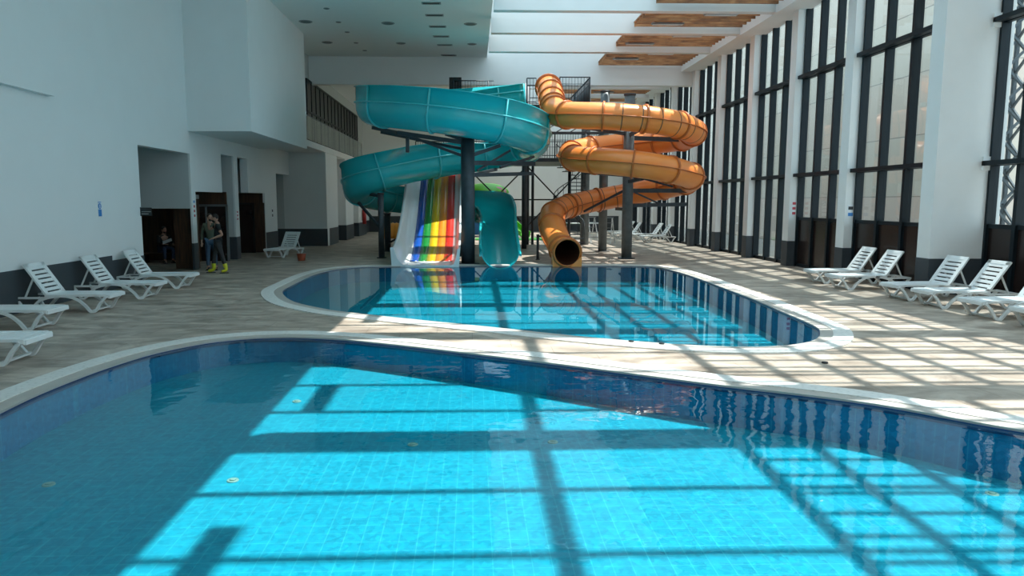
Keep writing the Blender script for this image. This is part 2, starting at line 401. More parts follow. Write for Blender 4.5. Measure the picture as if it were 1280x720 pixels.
def make_pool(loop, zf, label, water, nozzles, cop=0.20, gr=0.50):
    root = empty('swimming_pool', (0, 0, 0)); tag(root, label, 'pool')
    a, b_ = offset(loop, cop), offset(loop, gr); pool_out.append(b_)
    ring_mesh(MB(), loop, a, -0.012, 0.012).build('coping_stone', M['coping'], root)
    ring_mesh(MB(), a, b_, -0.12, 0.022).build('overflow_grating', M['grate'], root)
    mb = MB(); n = len(loop)
    rings = [[(p.x, p.y, -0.012) for p in loop], [(p.x, p.y, zf(p.x, p.y)) for p in loop]]
    mb.loft(rings, caps=False, smooth=False).build('basin_wall', M['tile_wall'], root)
    ring_mesh(MB(), offset(loop, -0.012), loop, -0.07, -0.0125).build('edge_tile', M['tile_edge'], root)
    fill([loop], zf, 'basin_floor', M['tile_floor'], root)
    wt = fill([loop], WL, 'water', M[water], root)
    for x, y in nozzles:
        z = zf(x, y); q = MB().cyl((x, y, z - 0.005), (x, y, z + 0.012), 0.062, 0.055, 18).cyl((x, y, z + 0.012), (x, y, z + 0.022), 0.034, 0.026, 14)
        q.build('floor_nozzle', M['nozzle'], root)
    return root
def bottom(px, py, zf):
    z = -0.5
    for _ in range(6):
        p = at(px, py, Z=z); z = zf(p.x, p.y)
    return p.x, p.y
noz = [bottom(x, y, zf_near) for x, y in ((371, 502), (516, 556), (291, 601), (61, 606), (691, 553), (473, 713), (725, 705), (1025, 628), (1240, 618))]
make_pool(near_loop, zf_near, 'large turquoise mosaic pool with a curved edge, in front of the slide pool', 'water_near', noz)
make_pool(far_loop, zf_far, 'blue mosaic slide pool where the rainbow, teal and orange slides end', 'water_far', [])

# ---------------------------------------------------------------- room shell
XL, XR = -9.0, 10.8
CEIL = 9.15
YFAR = 53.0
YNEAR = -7.0
XSTEP = 12.1            # glazing line of the near bay
YP1 = 16.7             # face of the big pillar
deck_outer = [Vector(p) for p in ((-16, YNEAR), (XSTEP + 0.2, YNEAR), (XSTEP + 0.2, YFAR), (-16, YFAR))]
fl = fill([deck_outer] + pool_out, 0.0, 'floor', M['deck']); fl['kind'] = 'structure'

DH = 0.86
# wall with openings: list of (y0,y1,z_low_of_wall) cut pieces, thickness goes outward
mb = MB()
T = 0.3
def wl(y0, y1, z0, z1): mb.box(XL - T, XL, y0, y1, z0, z1)
wl(YNEAR, 19.95, 0, CEIL)
wl(19.95, 23.55, 3.72, CEIL)
mb.box(XL - 0.06, XL, 23.55, 23.9, 0, 3.72); mb.box(XL - T, XL, 23.55, 23.9, 3.72, CEIL)
wl(23.9, 26.45, 2.53, CEIL)
wl(26.45, 27.8, 3.9, CEIL)
mb.box(XL - 0.06, XL, 27.8, 28.25, 0, CEIL)
wl(28.25, 29.5, 3.9, CEIL)
wl(29.5, 31.8, 2.56, CEIL)
wl(31.8, 33.7, 0, CEIL)
wl(33.7, 36.15, 3.5, CEIL)
mb.box(XL - T, XL, 36.15, 37, 4.86, CEIL)
struct('wall_left', mb, M['wall'])
mb = MB()
def dd(y0, y1, x=XL): mb.box(x, x + 0.012, y0, y1, 0, DH)
dd(YNEAR, 18.2); mb.box(XL, XL + 0.012, 18.2, 19.95, 0, DH - .12); dd(31.8, 33.7); dd(23.55, 23.9); dd(27.8, 28.25)
mb.box(XL - 0.06, XL + 0.012, 23.538, 23.55, 0, DH)
mb.box(XL - T, XL + 0.012, 33.7, 33.712, 0, DH)
struct('baseboard_left', mb, M['dado'])
# alcoves going left behind the openings
mb = MB()
mb.box(-14, XL - 0.06, 23.55, 23.9, 1.98, 4.4)            # upper pale lobby wall
mb.box(-14, XL - T, 19.6, 19.95, 0, 4.4)
mb.box(-14, XL - T, 19.6, 23.55, 3.95, 4.4)               # soffit
mb.box(-14.3, -14, 19.6, 28.5, 0, 4.4)
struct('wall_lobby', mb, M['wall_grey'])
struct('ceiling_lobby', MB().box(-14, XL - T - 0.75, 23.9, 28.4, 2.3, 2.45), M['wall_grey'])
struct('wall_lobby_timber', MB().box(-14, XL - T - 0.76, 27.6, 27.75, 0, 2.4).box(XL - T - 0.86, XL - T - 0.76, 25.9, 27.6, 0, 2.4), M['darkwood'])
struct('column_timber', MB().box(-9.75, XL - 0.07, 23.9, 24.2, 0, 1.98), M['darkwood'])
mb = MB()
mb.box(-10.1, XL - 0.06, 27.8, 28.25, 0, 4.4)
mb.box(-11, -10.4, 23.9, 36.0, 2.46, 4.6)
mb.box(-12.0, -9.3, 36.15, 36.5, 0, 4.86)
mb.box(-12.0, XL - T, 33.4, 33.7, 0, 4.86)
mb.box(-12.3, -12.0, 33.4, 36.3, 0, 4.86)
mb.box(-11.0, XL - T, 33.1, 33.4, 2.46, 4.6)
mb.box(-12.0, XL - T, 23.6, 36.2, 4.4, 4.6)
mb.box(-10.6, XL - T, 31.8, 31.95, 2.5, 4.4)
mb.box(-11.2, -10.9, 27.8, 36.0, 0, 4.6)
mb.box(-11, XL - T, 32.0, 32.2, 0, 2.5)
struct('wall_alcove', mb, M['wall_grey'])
struct('baseboard_pier', MB().box(-10.1, XL + 0.0, 27.786, 27.8, 0, DH), M['dado'])
# protruding upper box and near soffit box
struct('wall_upper_box', MB().box(XL, -7.0, 23.5, 31.3, 4.42, CEIL), M['wall'])
struct('wall_soffit_box', MB().box(XL, -8.84, YNEAR, 15.9, 4.42, CEIL), M['wall'])
# block under the gallery
mb = MB()
mb.box(-9.3, -7.2, 36.15, 36.7, 0, 4.6)
ys = [(36.7, 39.1, -7.2), (39.1, 41.6, -7.65), (41.6, 44.2, -7.2), (44.2, 46.2, -7.6), (46.2, 49.5, -7.2), (49.5, 53, -7.5)]
for y0, y1, x in ys: mb.box(XL - 1, x, y0, y1, 0, 4.6)
struct('wall_left_far', mb, M['wall'])
mb = MB()
mb.box(XL - 3, -7.188, 36.138, 36.15, 0, DH)
for y0, y1, x in ys: mb.box(x, x + 0.012, y0, y1, 0, DH); mb.box(-7.7, x, y0 - 0.012, y0, 0, DH)
struct('baseboard_left_far', mb, M['dado'])
struct('slab_gallery', MB().box(XL - 3, -7.15, 30.6, 53, 4.6, 4.88), M['wall'])
# gallery glazing
mb = MB()
gy0, gy1, gz0, gz1, gx = 34.9, 50.0, 4.9, 7.95, -7.75
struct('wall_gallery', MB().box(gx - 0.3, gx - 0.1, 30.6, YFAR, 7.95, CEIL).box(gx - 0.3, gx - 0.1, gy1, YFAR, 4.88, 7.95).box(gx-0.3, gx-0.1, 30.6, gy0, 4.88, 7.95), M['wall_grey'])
win_n = [0]
def window(name=None):
    win_n[0] += 1
    o = empty('window_%d' % win_n[0]); o['kind'] = 'structure'; return o
wr = window()
mb = MB(); y = gy0
while y <= gy1 + 0.01:
    mb.box(gx - 0.04, gx + 0.03, y - 0.05, y + 0.05, gz0, gz1); y += 1.0
for z in (gz0 + 0.05, 6.45, gz1 - 0.05): mb.box(gx - 0.04, gx + 0.04, gy0, gy1, z - 0.05, z + 0.05)
mb.build('window_frame', M['frame'], wr)
MB().box(gx - 0.012, gx - 0.004, gy0, gy1, gz0, gz1).build('window_pane', M['black'], wr)
# glass balustrade on the gallery edge
t = empty('balustrade', (-7.2, 40, 4.88)); tag(t, 'glass balustrade with a thin top rail along the gallery edge', 'railing')
mb = MB()
mb.box(-0.01, 0.01, -9.3, 8.0, 0.06, 1.05); mb.build('glass_panel', M['railglass'], t)
MB().pipe([(0, -9.35, 1.08), (0, 8.0, 1.08)], 0.022).build('top_rail', M['steel_light'], t)
for k in range(12): MB().box(-0.02, 0.02, -9.3 + k * 1.57 - 0.02, -9.3 + k * 1.57 + 0.02, 0, 1.06).build('post', M['steel_light'], t)

# ceiling (left solid part) and skylight
SX0, SX1 = 0.75, 6.8
GZ = 10.3
YD = 35.95
mb = MB()
mb.box(XL - T, SX0, YNEAR, YD, CEIL, CEIL + 0.1)
mb.box(SX0 - 0.12, SX0, YNEAR, YD, CEIL + 0.1, GZ)
struct('ceiling', mb, M['ceil'])
struct('lintel_far', MB().box(XL - T, XR + 0.4, YD, YD + 0.4, 7.84, GZ), M['wall'])
BZ = 8.55
beams_y = [2.4, 6.1, 9.8, 13.5, 17.2, 21.1, 25.1, 28.35, 31.8]
for yb in beams_y + [-1.3]:
    xe = XSTEP if yb < 17 else XR - 0.3
    struct('beam', MB().box(SX0, xe, yb - 0.17, yb + 0.17, BZ, GZ), M['wall'])
# perimeter beam over the facade
struct('beam_facade', MB().box(XR - 0.55, XR + 0.4, 17.5, YFAR, BZ - 0.05, BZ + 0.75), M['wall'])
struct('beam_facade_near', MB().box(XSTEP - 0.4, XSTEP + 0.4, YNEAR, 16.6, BZ - 0.05, BZ + 0.75), M['wall'])
# timber slats between the beams, under the glass
def slats(y0, y1, x0, x1, z=8.76):
    mb = MB(); n = max(1, round((y1 - y0) / 0.40)); st = (y1 - y0) / n
    for i in range(n):
        y = y0 + st * (i + .5); mb.box(x0, x1, y - .03, y + .03, z, z + .16)
    for x in (x0 + .05, x1 - .05): mb.box(x - .03, x + .03, y0, y1, z + .16, z + .22)
    struct('ceiling_timber', mb, M['wood'])
bys = [-1.3] + beams_y
for i, yb in enumerate(bys):
    y1 = bys[i + 1] if i + 1 < len(bys) else YD + .15
    slats(yb + .15, y1 - .15, 6.15, (XSTEP - .4 if yb < 16 else XR - .55))
wood_bays = [(25.25, 28.2), (28.5, 31.65), (31.95, 35.95)]
struct('roof_slab_gallery', MB().box(-13, SX0, YD + .4, YFAR, 8.6, 9.0), M['wall'])
for y0 in (37.0, 40.4, 43.8, 47.2): slats(y0, y0 + 3.0, 4.2, XR - .55, 8.5)
for y0 in (40.2, 43.6, 47.0, 50.4): struct('beam', MB().box(SX0, XR - .3, y0 - .15, y0 + .15, 8.3, GZ), M['wall'])
struct('roof_glass', MB().box(SX0, XSTEP, YNEAR, YFAR, GZ, GZ + 0.012), M['roofglass'])
mb = MB(); step = 3.7 / 3; y = beams_y[0] - step * 7
while y < YFAR:
    mb.box(SX0, XSTEP, y - 0.045, y + 0.045, GZ - 0.10, GZ - 0.005); y += step
for y0, y1 in ((YNEAR, 3.6), (6.1, 7.9), (11.0, 12.3), (15.0, 15.9)): mb.box(1.50, 1.76, y0, y1, GZ - 0.14, GZ - 0.005)
for x, hw in ((4.44, .09), (6.7, .06), (7.5, .06), (8.3, .06), (9.05, .06), (9.85, .06), (10.8, .06), (11.6, .06)): mb.box(x - hw, x + hw, YNEAR, YFAR, GZ - 0.14, GZ - 0.005)
struct('trim_roof_bars', mb, M['ceil'])

# far wall
struct('wall_far', MB().box(-9.5, XR + 0.4, YFAR, YFAR + 0.3, 0, 9.4), M['wall'])
struct('baseboard_far', MB().box(-7.5, XR, YFAR - 0.012, YFAR, 0, 1.15), M['dado'])
struct('wall_near', MB().box(-9.3, XSTEP + 0.3, YNEAR - 0.3, YNEAR, 0, GZ), M['wall'])

# right facade
PIL = [20.7 + 3.7 * i for i in range(9)]
PX1 = XR + 0.42
mb = MB()
# big pillar where the facade steps out
o = struct('pillar', MB().box(XR, XSTEP + 0.3, YP1, YP1 + 0.5, 0, 9.3), M['pillar'])
struct('baseboard_pillar', MB().box(XR - 0.012, XSTEP + 0.3, YP1 - 0.012, YP1 + 0.5, 0, DH), M['dado'])
for yp in PIL:
    struct('pillar', MB().box(XR, PX1, yp, yp + 0.45, 0, 9.3), M['pillar'])
    struct('baseboard_pillar', MB().box(XR - 0.012, PX1, yp - 0.012, yp + 0.45, 0, DH), M['dado'])
mb = MB()
def bay(xg, y0, y1, low, nm):
    wr = window(); mb = MB()
    k = nm
    for i in range(k + 1):
        yy = y0 + (y1 - y0) * (i / k) ** 1.0
        wv_ = 0.055 if 0 < i < k else 0.07
        mb.box(xg - 0.05, xg + 0.17, yy - wv_, yy + wv_, 0, 9.0)
    for z in (0.06, 3.08, 6.30, 8.9): mb.box(xg, xg + 0.14, y0, y1, z - 0.06, z + 0.06)
    if low: mb.box(xg, xg + 0.14, y0, y1, 1.58, 1.68)
    mb.build('window_frame', M['frame'], wr)
    MB().box(xg + 0.08, xg + 0.09, y0, y1, 0.0, 9.0).build('window_pane', M['glass'], wr)
    if low: MB().box(xg + 0.03, xg + 0.07, y0, y1, 0.06, 1.6).build('window_panel', M['panel_dark'], wr)
    q = MB()
    for z in (3.08, 6.30): q.box(xg - 0.22, xg - 0.04, y0 - 0.25, y1 + 0.25, z - 0.05, z + 0.06)
    q.build('window_rail', M['frame'], wr)
ys_ = [YP1 + 0.5] + PIL
ends = [(YP1 + 0.5, PIL[0])] + [(PIL[i] + 0.45, PIL[i + 1]) for i in range(len(PIL) - 1)] + [(PIL[-1] + 0.45, YFAR)]
for i, (a, b_) in enumerate(ends):
    bay(XR + 0.3, a, b_, i < 2, 3)
# near bays beside the big pillar
for a, b_ in ((13.0, YP1), (9.3, 12.7), (5.6, 9.0), (1.9, 5.3), (-1.8, 1.6), (-5.5, -2.1)):
    bay(XSTEP, a, b_, True, 4)
for a in (12.7, 9.0, 5.3, 1.6, -2.1):
    struct('pillar', MB().box(XSTEP - 0.1, XSTEP + 0.3, a, a + 0.3, 0, 9.3), M['pillar'])
for z in (3.08, 6.3):
    struct('trim_bracket', MB().box(XSTEP - 0.22, XSTEP + 0.02, YP1 - 0.05, YP1, z - 0.16, z + 0.16), M['pillar'])

# outside: ground, cream building, lattice mast
ext = struct('exterior_ground', MB().box(XSTEP + 0.5, 80, -40, 120, -0.3, -0.05), mat('pale_paving', (0.42, 0.38, 0.34), 0.9, var=0.1))
struct('exterior_building', MB().box(17.5, 26, 25.5, 95, -0.1, 16), M['ext_wall'])
t = empty('lattice_mast', (15.3, 20.8, 0)); tag(t, 'dark steel lattice mast standing outside the big glazed bay', 'mast')
for i in range(4):
    x, y = (i % 2) * 1.0, (i // 2) * 1.0
    MB().box(x - 0.05, x + 0.05, y - 0.05, y + 0.05, -0.05, 12).build('leg', M['steel'], t)
mb = MB()
for k in range(12):
    z = k * 1.0
    for a, b_ in (((0, 0), (1, 0)), ((0, 0), (0, 1)), ((1, 0), (1, 1)), ((0, 1), (1, 1))):
        mb.bar((*a, z), (*b_, z + 1), 0.06, 0.06); mb.bar((*b_, z), (*a, z + 1), 0.06, 0.06)
mb.build('bracing', M['steel'], t)

# ---------------------------------------------------------------- doors and lobby
d = empty('door_1'); d['kind'] = 'structure'
MB().box(-10.5, XL - 0.05, 27.0, 27.06, 2.1, 2.55).build('door_fascia', M['darkwood'], d)
mb = MB(); mb.box(-10.5, -9.02, 27.0, 27.06, 2.02, 2.1).box(-9.1, -9.02, 27.0, 27.06, 0, 2.1).box(-9.85, -9.78, 27.0, 27.06, 0, 2.1).box(-10.5, -10.44, 27.0, 27.06, 0, 2.1)
mb.build('door_frame', M['steel_light'], d)
MB().box(-10.44, -9.1, 27.02, 27.03, 0, 2.02).build('door_pane', M['panel_dark'], d)
d = empty('door_2'); d['kind'] = 'structure'
MB().box(-10.4, XL - 0.02, 31.5, 31.56, 2.15, 2.56).box(-10.4, XL - 0.02, 31.7, 31.78, 0, 2.15).build('door_fascia', M['darkwood'], d)
MB().box(-9.45, -9.38, 31.42, 31.48, 0, 2.15).box(-10.2, -10.13, 31.42, 31.48, 0, 2.15).box(-10.6, -9.38, 31.42, 31.48, 2.08, 2.15).build('door_frame', M['black'], d)
MB().box(-10.13, -9.45, 31.44, 31.46, 0, 2.08).build('door_pane', M['panel_dark'], d)

# ---------------------------------------------------------------- ceiling lamps
def downlight(x, y, r, proto=[None]):
    t = empty('ceiling_downlight', (x, y, CEIL)); tag(t, 'small round recessed downlight in the solid ceiling', 'ceiling light', 'round downlights in the solid ceiling')
    MB().cyl((0, 0, -0.015), (0, 0, 0), r, r * 1.1, 20).build('trim_ring', M['lamp_body'], t)
    MB().cyl((0, 0, -0.018), (0, 0, -0.012), r * 0.8, r * 0.8, 20).build('lens', M['lamp_glass'], t)
for px, py, r in ((382, 27, .24), (409, 53, .22), (429, 71, .2), (485, 29, .24), (501, 54, .2), (512, 73, .18), (588, 30, .24), (590, 55, .2), (592, 73.5, .18),
                  (408, 10.5, .1), (423, 27.5, .1), (434, 40, .1), (445, 53.5, .1), (456, 63, .1), (463, 71, .1)):
    p = at(px, py, Z=CEIL)
    if p.y < YD - 0.4: downlight(p.x, p.y, r)
for px, py in ((539, 3.7), (543, 18.7), (547, 33), (551.5, 45.3), (556, 56), (560, 68.7), (563, 77)):
    p = at(px, py, Z=CEIL)
    if p.y > YD - 0.3: p.y = YD - 0.4
    t = empty('ceiling_vent', (p.x, p.y, CEIL)); tag(t, 'dark rectangular slot vent in the row across the solid ceiling', 'vent', 'slot vents in the solid ceiling')
    MB().box(-0.34, 0.34, -0.13, 0.13, -0.02, 0).build('frame', M['lamp_body'], t)
    MB().box(-0.29, 0.29, -0.09, 0.09, -0.026, -0.018).build('slot', M['black'], t)
def strip_light(x, y, z, lab):
    t = empty('strip_light', (x, y, z)); tag(t, lab, 'ceiling light', 'strip lights on the timber soffits')
    MB().box(-0.5, 0.5, -0.28, 0.28, -0.012, 0.004).build('mounting_plate', M['wood'], t)
    MB().box(-0.6, 0.6, -0.09, 0.09, -0.06, -0.01).build('body', M['steel_light'], t)
    for s_ in (-1, 1): MB().cyl((-0.56, s_ * 0.045, -0.075), (0.56, s_ * 0.045, -0.075), 0.016, n=8).build('tube', M['sign_white'], t)
for (y0, y1), offs, nm in zip(wood_bays, (((8.75, .25), (7.25, .72)), ((8.55, .25), (7.0, .72)), ((8.4, .2), (7.1, .5))), ('closest', 'middle', 'last')):
    for (x, f), side in zip(offs, ('towards the windows', 'away from the windows')): strip_light(x, y0 + (y1 - y0) * f, 8.76, 'twin tube strip light on the %s timber soffit, the one %s' % (nm, side))
for x, y, w_ in ((7.6, 38.6, 'towards the windows'), (5.6, 38.6, 'away from the windows'), (7.6, 42.3, 'deeper in the hall')): strip_light(x, y, 8.5, 'twin tube strip light beyond the white lintel, the one ' + w_)

# ---------------------------------------------------------------- signs
def sign(name, loc, rz, w_, h_, lab, build, base='sign_white'):
    t = empty(name, loc, rz); tag(t, lab, 'sign')
    MB().box(-w_ / 2, w_ / 2, -0.008, 0, -h_ / 2, h_ / 2).build('plate', M[base], t)
    build(t, w_, h_); return t
def text(t, s_, size, x, z, m_, y=-0.012, name='lettering'):
    c = bpy.data.curves.new(name, 'FONT'); c.body = s_; c.size = size; c.align_x = 'CENTER'; c.align_y = 'CENTER'; c.extrude = 0.001
    c.materials.append(M[m_]); o = bpy.data.objects.new(name, c); COL.objects.link(o); o.parent = t
    o.location = (x, y, z); o.rotation_euler = (R(90), 0, 0)
def b_blue(t, w_, h_):
    MB().box(-w_ * .46, w_ * .46, -0.012, -0.008, -h_ * .48, -h_ * 0.02).build('blue_field', M['sign_blue'], t)
    MB().box(-w_ * .46, w_ * .46, -0.012, -0.008, 0.44 * h_, 0.49 * h_).build('blue_line', M['sign_blue'], t)
    MB().cyl((0, -0.012, h_ * .2), (0, -0.008, h_ * .2), w_ * .45, n=28).build('blue_disc', M['sign_blue'], t)
    MB().cyl((0, -0.015, h_ * .26), (0, -0.012, h_ * .26), w_ * .13, n=16).box(-w_ * .10, w_ * .10, -0.015, -0.012, h_ * .06, h_ * .2).build('white_figure', M['sign_white'], t)
sign('wall_sign', (XL + 0.001, 17.75, 2.02), R(90), 0.16, 0.36, 'blue and white mandatory sign on the pale wall above the loungers', b_blue)
def b_black(t, w_, h_):
    MB().box(-w_ * .42, w_ * .42, -0.012, -0.008, -0.008, 0.006).box(-w_ * .42, w_ * .2, -0.012, -0.008, -0.07, -0.05).build('printed_line', M['lamp_body'], t)
t = sign('projecting_sign', (XL + 0.16, 19.9, 1.93), 0, 0.3, 0.22, 'small black sign projecting from the wall beside the lobby opening', b_black, 'sign_black')
MB().box(-0.16, -0.14, -0.012, 0.004, -0.12, 0.12).build('bracket', M['sign_black'], t)
def b_stack(cols):
    def f(t, w_, h_):
        n = len(cols); hh = h_ / n
        for i, c in enumerate(cols):
            z = h_ / 2 - hh * (i + .5)
            if c: MB().box(-w_ * .38, w_ * .32, -0.012, -0.008, z - hh * .3, z + hh * .22).build('pictogram', M[c], t)
    return f
sign('pillar_sign', (XL + 0.001, 23.72, 1.98), R(90), 0.16, 0.6, 'tall white notice with blue and red pictograms beside the two standing people', b_stack(['sign_blue', 'sign_red', 'sign_red', 'sign_red']))
sign('pillar_sign', (XL + 0.001, 28.02, 1.68), R(90), 0.18, 0.4, 'white notice with red pictograms on the pier beside the dark doorway', b_stack(['sign_red', 'sign_red', 'sign_red']))
sign('wall_sign', (XL + 0.001, 32.9, 1.70), R(90), 0.22, 0.42, 'black pictogram notice on the wall above the lone lounger', b_stack(['sign_black', 'sign_black']))
sign('pillar_sign', (XR + 0.17, PIL[1] - 0.001, 1.98), 0, 0.16, 0.5, 'white notice with red symbols on a facade pillar', b_stack(['sign_red', 'sign_red', 'sign_red']))
sign('pillar_sign', (XR + 0.17, PIL[0] - 0.001, 1.93), 0, 0.2, 0.36, 'small grey and dark notice on the pillar behind the loungers', b_stack(['sign_black', 'sign_blue']))

# ---------------------------------------------------------------- sun loungers
def make_lounger():
    t = empty('sun_lounger')
    L_, W = 1.62, 0.34
    # seat: frame and slats
    mb = MB()
    for s_ in (-1, 1): mb.strip([(0.0, s_ * (W - 0.03), .325), (0.06, s_ * (W - 0.03), .345), (0.3, s_ * (W - 0.03), .345), (1.25, s_ * (W - 0.03), .345)], 0.05, 0.045)
    mb.box(0.0, 0.09, -W, W, .30, .358); mb.box(-0.02, 0.02, -W + .02, W - .02, .285, .345); mb.box(1.16, 1.26, -W + .02, W - .02, .325, .36)
    k = 9; x0 = 0.11; dx = (1.16 - x0) / k
    for i in range(k): mb.box(x0 + i * dx, x0 + (i + 1) * dx - 0.012, -W + 0.05, W - 0.05, .335, .357)
    mb.box(0.09, 1.16, -W + 0.05, -W + 0.11, .333, .352); mb.box(0.09, 1.16, W - 0.11, W - 0.05, .333, .352)
    mb.build('seat', M['resin'], t)
    # backrest
    MT = Matrix.Translation((1.22, 0, .35)) @ Matrix.Rotation(R(-56), 4, 'Y')
    mb = MB(); BL = 0.74
    for s_ in (-1, 1): mb.box(0, BL, s_ * (W - 0.055) - 0.055, s_ * (W - 0.055) + 0.055, -0.015, 0.02, M_=MT)
    mb.box(0, 0.05, -W, W, -0.015, 0.02, M_=MT); mb.box(BL - 0.08, BL, -W, W, -0.015, 0.02, M_=MT)
    k = 6; dx = (BL - 0.13) / k
    for i in range(k): mb.box(0.05 + i * dx + 0.036, 0.05 + (i + 1) * dx, -W + 0.05, W - 0.05, -0.008, 0.014, M_=MT)
    mb.build('backrest', M['resin'], t)
    for s_ in (-1, 1):
        y = s_ * (W - 0.01)
        fr = [(p[0], y, p[1]) for p in catmull([(0.05, .32), (0.16, .20), (0.27, .035), (0.36, .025), (0.47, .15), (0.62, .27), (0.82, .33), (1.05, .335)], 5)]
        MB().strip(fr, 0.055, 0.048).build('leg', M['resin'], t)
        re = [(p[0], y, p[1]) for p in catmull([(1.84, .30), (1.74, .18), (1.66, .035), (1.57, .025), (1.46, .14), (1.34, .25), (1.15, .31), (0.95, .335)], 5)]
        MB().strip(re, 0.055, 0.048).build('leg', M['resin'], t)
        MB().strip([(1.24, y, .30), (1.86, y, .30)], 0.045, 0.04).build('side_rail', M['resin'], t)
        MB().bar((1.47, s_ * (W - .07), .71), (1.66, s_ * (W - .07), .31), 0.03, 0.03).build('backrest_prop', M['resin'], t)
    MB().box(1.80, 1.86, -W, W, .28, .32).build('crossbar', M['resin'], t)
    MB().box(.29, .34, -W, W, .03, .06).build('crossbar', M['resin'], t)
    return t
lo = [ # foot x, centre y, rotation (local +x points from foot to head), label, group
 (-7.23, 14.72, 180, 'raised white lounger along the dado wall, farthest from the lobby opening', 0),
 (-7.20, 16.74, 180, 'middle one of the three raised white loungers along the dado wall', 0),
 (-7.18, 18.7, 180, 'raised white lounger by the dado wall, the one beside the dark lobby opening', 0),
 (-7.26, 12.67, 180, 'flat-looking white lounger by the wall, its head end cut off by the picture edge', 0),
 (-6.02, 10.0, 181, 'white lounger closest to the camera, only its foot end and arched leg showing', 0),
 (9.2, 19.33, 0, 'white resin lounger farthest along the glazed side, in front of the slim sign pillar', 1),
 (9.12, 17.95, 1, 'second white lounger along the glazed side, its backrest against dark lower window panels', 1),
 (9.42, 15.95, 3, 'white resin lounger before the grey pillar base, partly behind another lounger', 1),
 (9.44, 14.82, -2, 'white resin lounger in front of the big pillar, fully seen and overlapping the one behind', 1),
 (9.45, 13.3, 2, 'white resin lounger before the near glazed bay, its backrest cut by the picture edge', 1),
 (9.55, 12.1, 0, 'white resin lounger of which only a foot corner shows at the picture edge', 1),
 (9.15, 39.0, 0, 'distant white lounger beyond the orange slide posts, the closer of the two by the facade', 2),
 (9.3, 41.3, 4, 'distant white lounger beyond the orange slide posts, partly behind another one', 2),
 (8.35, 42.6, 0, 'distant white lounger just beside the thick centre post of the orange slide', 2),
 (8.6, 45.5, 0, 'distant white lounger with only its raised backrest showing past the orange slide post', 2),
]
GR = ['loungers in a row along the dado wall', 'loungers in a row along the glazed facade', 'distant loungers beyond the orange slide']
proto = make_lounger()
lounger_list = []
for i, (x, y, rz, lab, g_) in enumerate(lo):
    o = proto if i == 0 else copy_tree(proto)
    o.location = (x, y, 0); o.rotation_euler = (0, 0, R(rz)); tag(o, lab, 'sun lounger', GR[g_]); lounger_list.append(o)
o = copy_tree(proto); p = at(331, 321, Z=0); o.location = (-7.85, 28.3, 0); o.rotation_euler = (0, 0, R(72))
tag(o, 'lone white resin lounger facing the pool by the corner under the black notice', 'sun lounger')

# ---------------------------------------------------------------- teal open slide
def frames(path):
    out = []
    for i, p in enumerate(path):
        a = Vector(path[max(i - 1, 0)][:3]); b_ = Vector(path[min(i + 1, len(path) - 1)][:3])
        t = (b_ - a).normalized(); s_ = t.cross(Vector((0, 0, 1))).normalized(); u = s_.cross(t)
        out.append((Vector(p[:3]), t, s_, u))
    return out
teal = empty('open_body_slide', (0, 0, 0)); tag(teal, 'teal open spiral slide with high outer wall winding down beside the rainbow slide', 'water slide')
HW = 0.66
# x, y, z bottom, height of the wall on the traveller's left, on the right
ctl = [(2.35, 31.6, 5.98, 1.15, 1.35), (0.9, 31.75, 5.84, 1.1, 1.38), (-0.9, 31.5, 5.62, 1.0, 1.42), (-2.6, 30.5, 5.40, .95, 1.45), (-3.55, 28.8, 5.17, .95, 1.45), (-3.5, 26.9, 4.93, .95, 1.40), (-2.3, 25.5, 4.68, .95, 1.40),
       (-0.6, 25.0, 4.43, .95, 1.42), (1.1, 25.5, 4.17, .95, 1.42), (2.2, 27.1, 3.95, .95, 1.36), (2.2, 29.1, 3.76, .95, 1.3), (1.1, 30.3, 3.56, 1.0, 1.25), (-0.5, 30.1, 3.32, 1.25, 1.1), (-2.1, 29.4, 3.02, 1.42, .95),
       (-3.6, 28.9, 2.62, 1.45, .9), (-4.5, 29.4, 2.25, 1.45, .85), (-4.55, 30.9, 1.95, 1.4, .85), (-3.7, 32.2, 1.75, 1.25, .85), (-2.0, 32.7, 1.58, 1.2, .85), (-0.4, 32.5, 1.42, 1.3, .85), (0.75, 31.3, 1.20, 1.4, .8),
       (1.05, 29.6, .88, 1.25, .75), (1.0, 27.6, .44, .95, .78), (0.97, 26.0, .08, .80, .75), (0.97, 25.1, -.10, .66, .66), (0.97, 24.55, -.12, .55, .55)]
path = resample(catmull(ctl, 8), 0.22)
fr = frames(path)
def flume_ring(p, fr_, th=0.035, grow=0.0, lip=0.06):
    c, t, s_, u = fr_; hl, hr = p[3], p[4]; r = HW + grow
    rad = HW
    prof = [(-r - lip, hl), (-r - lip, hl - 0.03), (-r, hl - 0.03)] + [(-r * math.cos(a), rad - (rad + grow) * math.sin(a)) for a in [PI * k / 16 for k in range(17)]] + [(r, hr - 0.03), (r + lip, hr - 0.03), (r + lip, hr)]
    # keep the straight wall above the trough
    outp = []
    for x, z in prof: outp.append((x, z))
    ri = r - th
    inn = [(ri, hr)] + [(ri * math.cos(a), rad - (rad + grow - th) * math.sin(a)) for a in [PI * k / 16 for k in range(17)]] + [(-ri, hl)]
    return [c + s_ * x + u * z for x, z in outp + inn]
rings = [flume_ring(p, f) for p, f in zip(path, fr)]
MB().loft(rings).build('flume', M['teal'], teal)
# horizontal joint flange on both sides
for sd in (-1, 1):
    MB().loft([[c + s_ * sd * (HW + dx) + u * (min(0.84, (p[3] if sd < 0 else p[4]) - .06) + dz) for dx, dz in ((-.01, -.025), (.065, -.025), (.065, .025), (-.01, .025))] for p, (c, t, s_, u) in zip(path, fr)]).build('joint_flange', M['teal_rim'], teal)
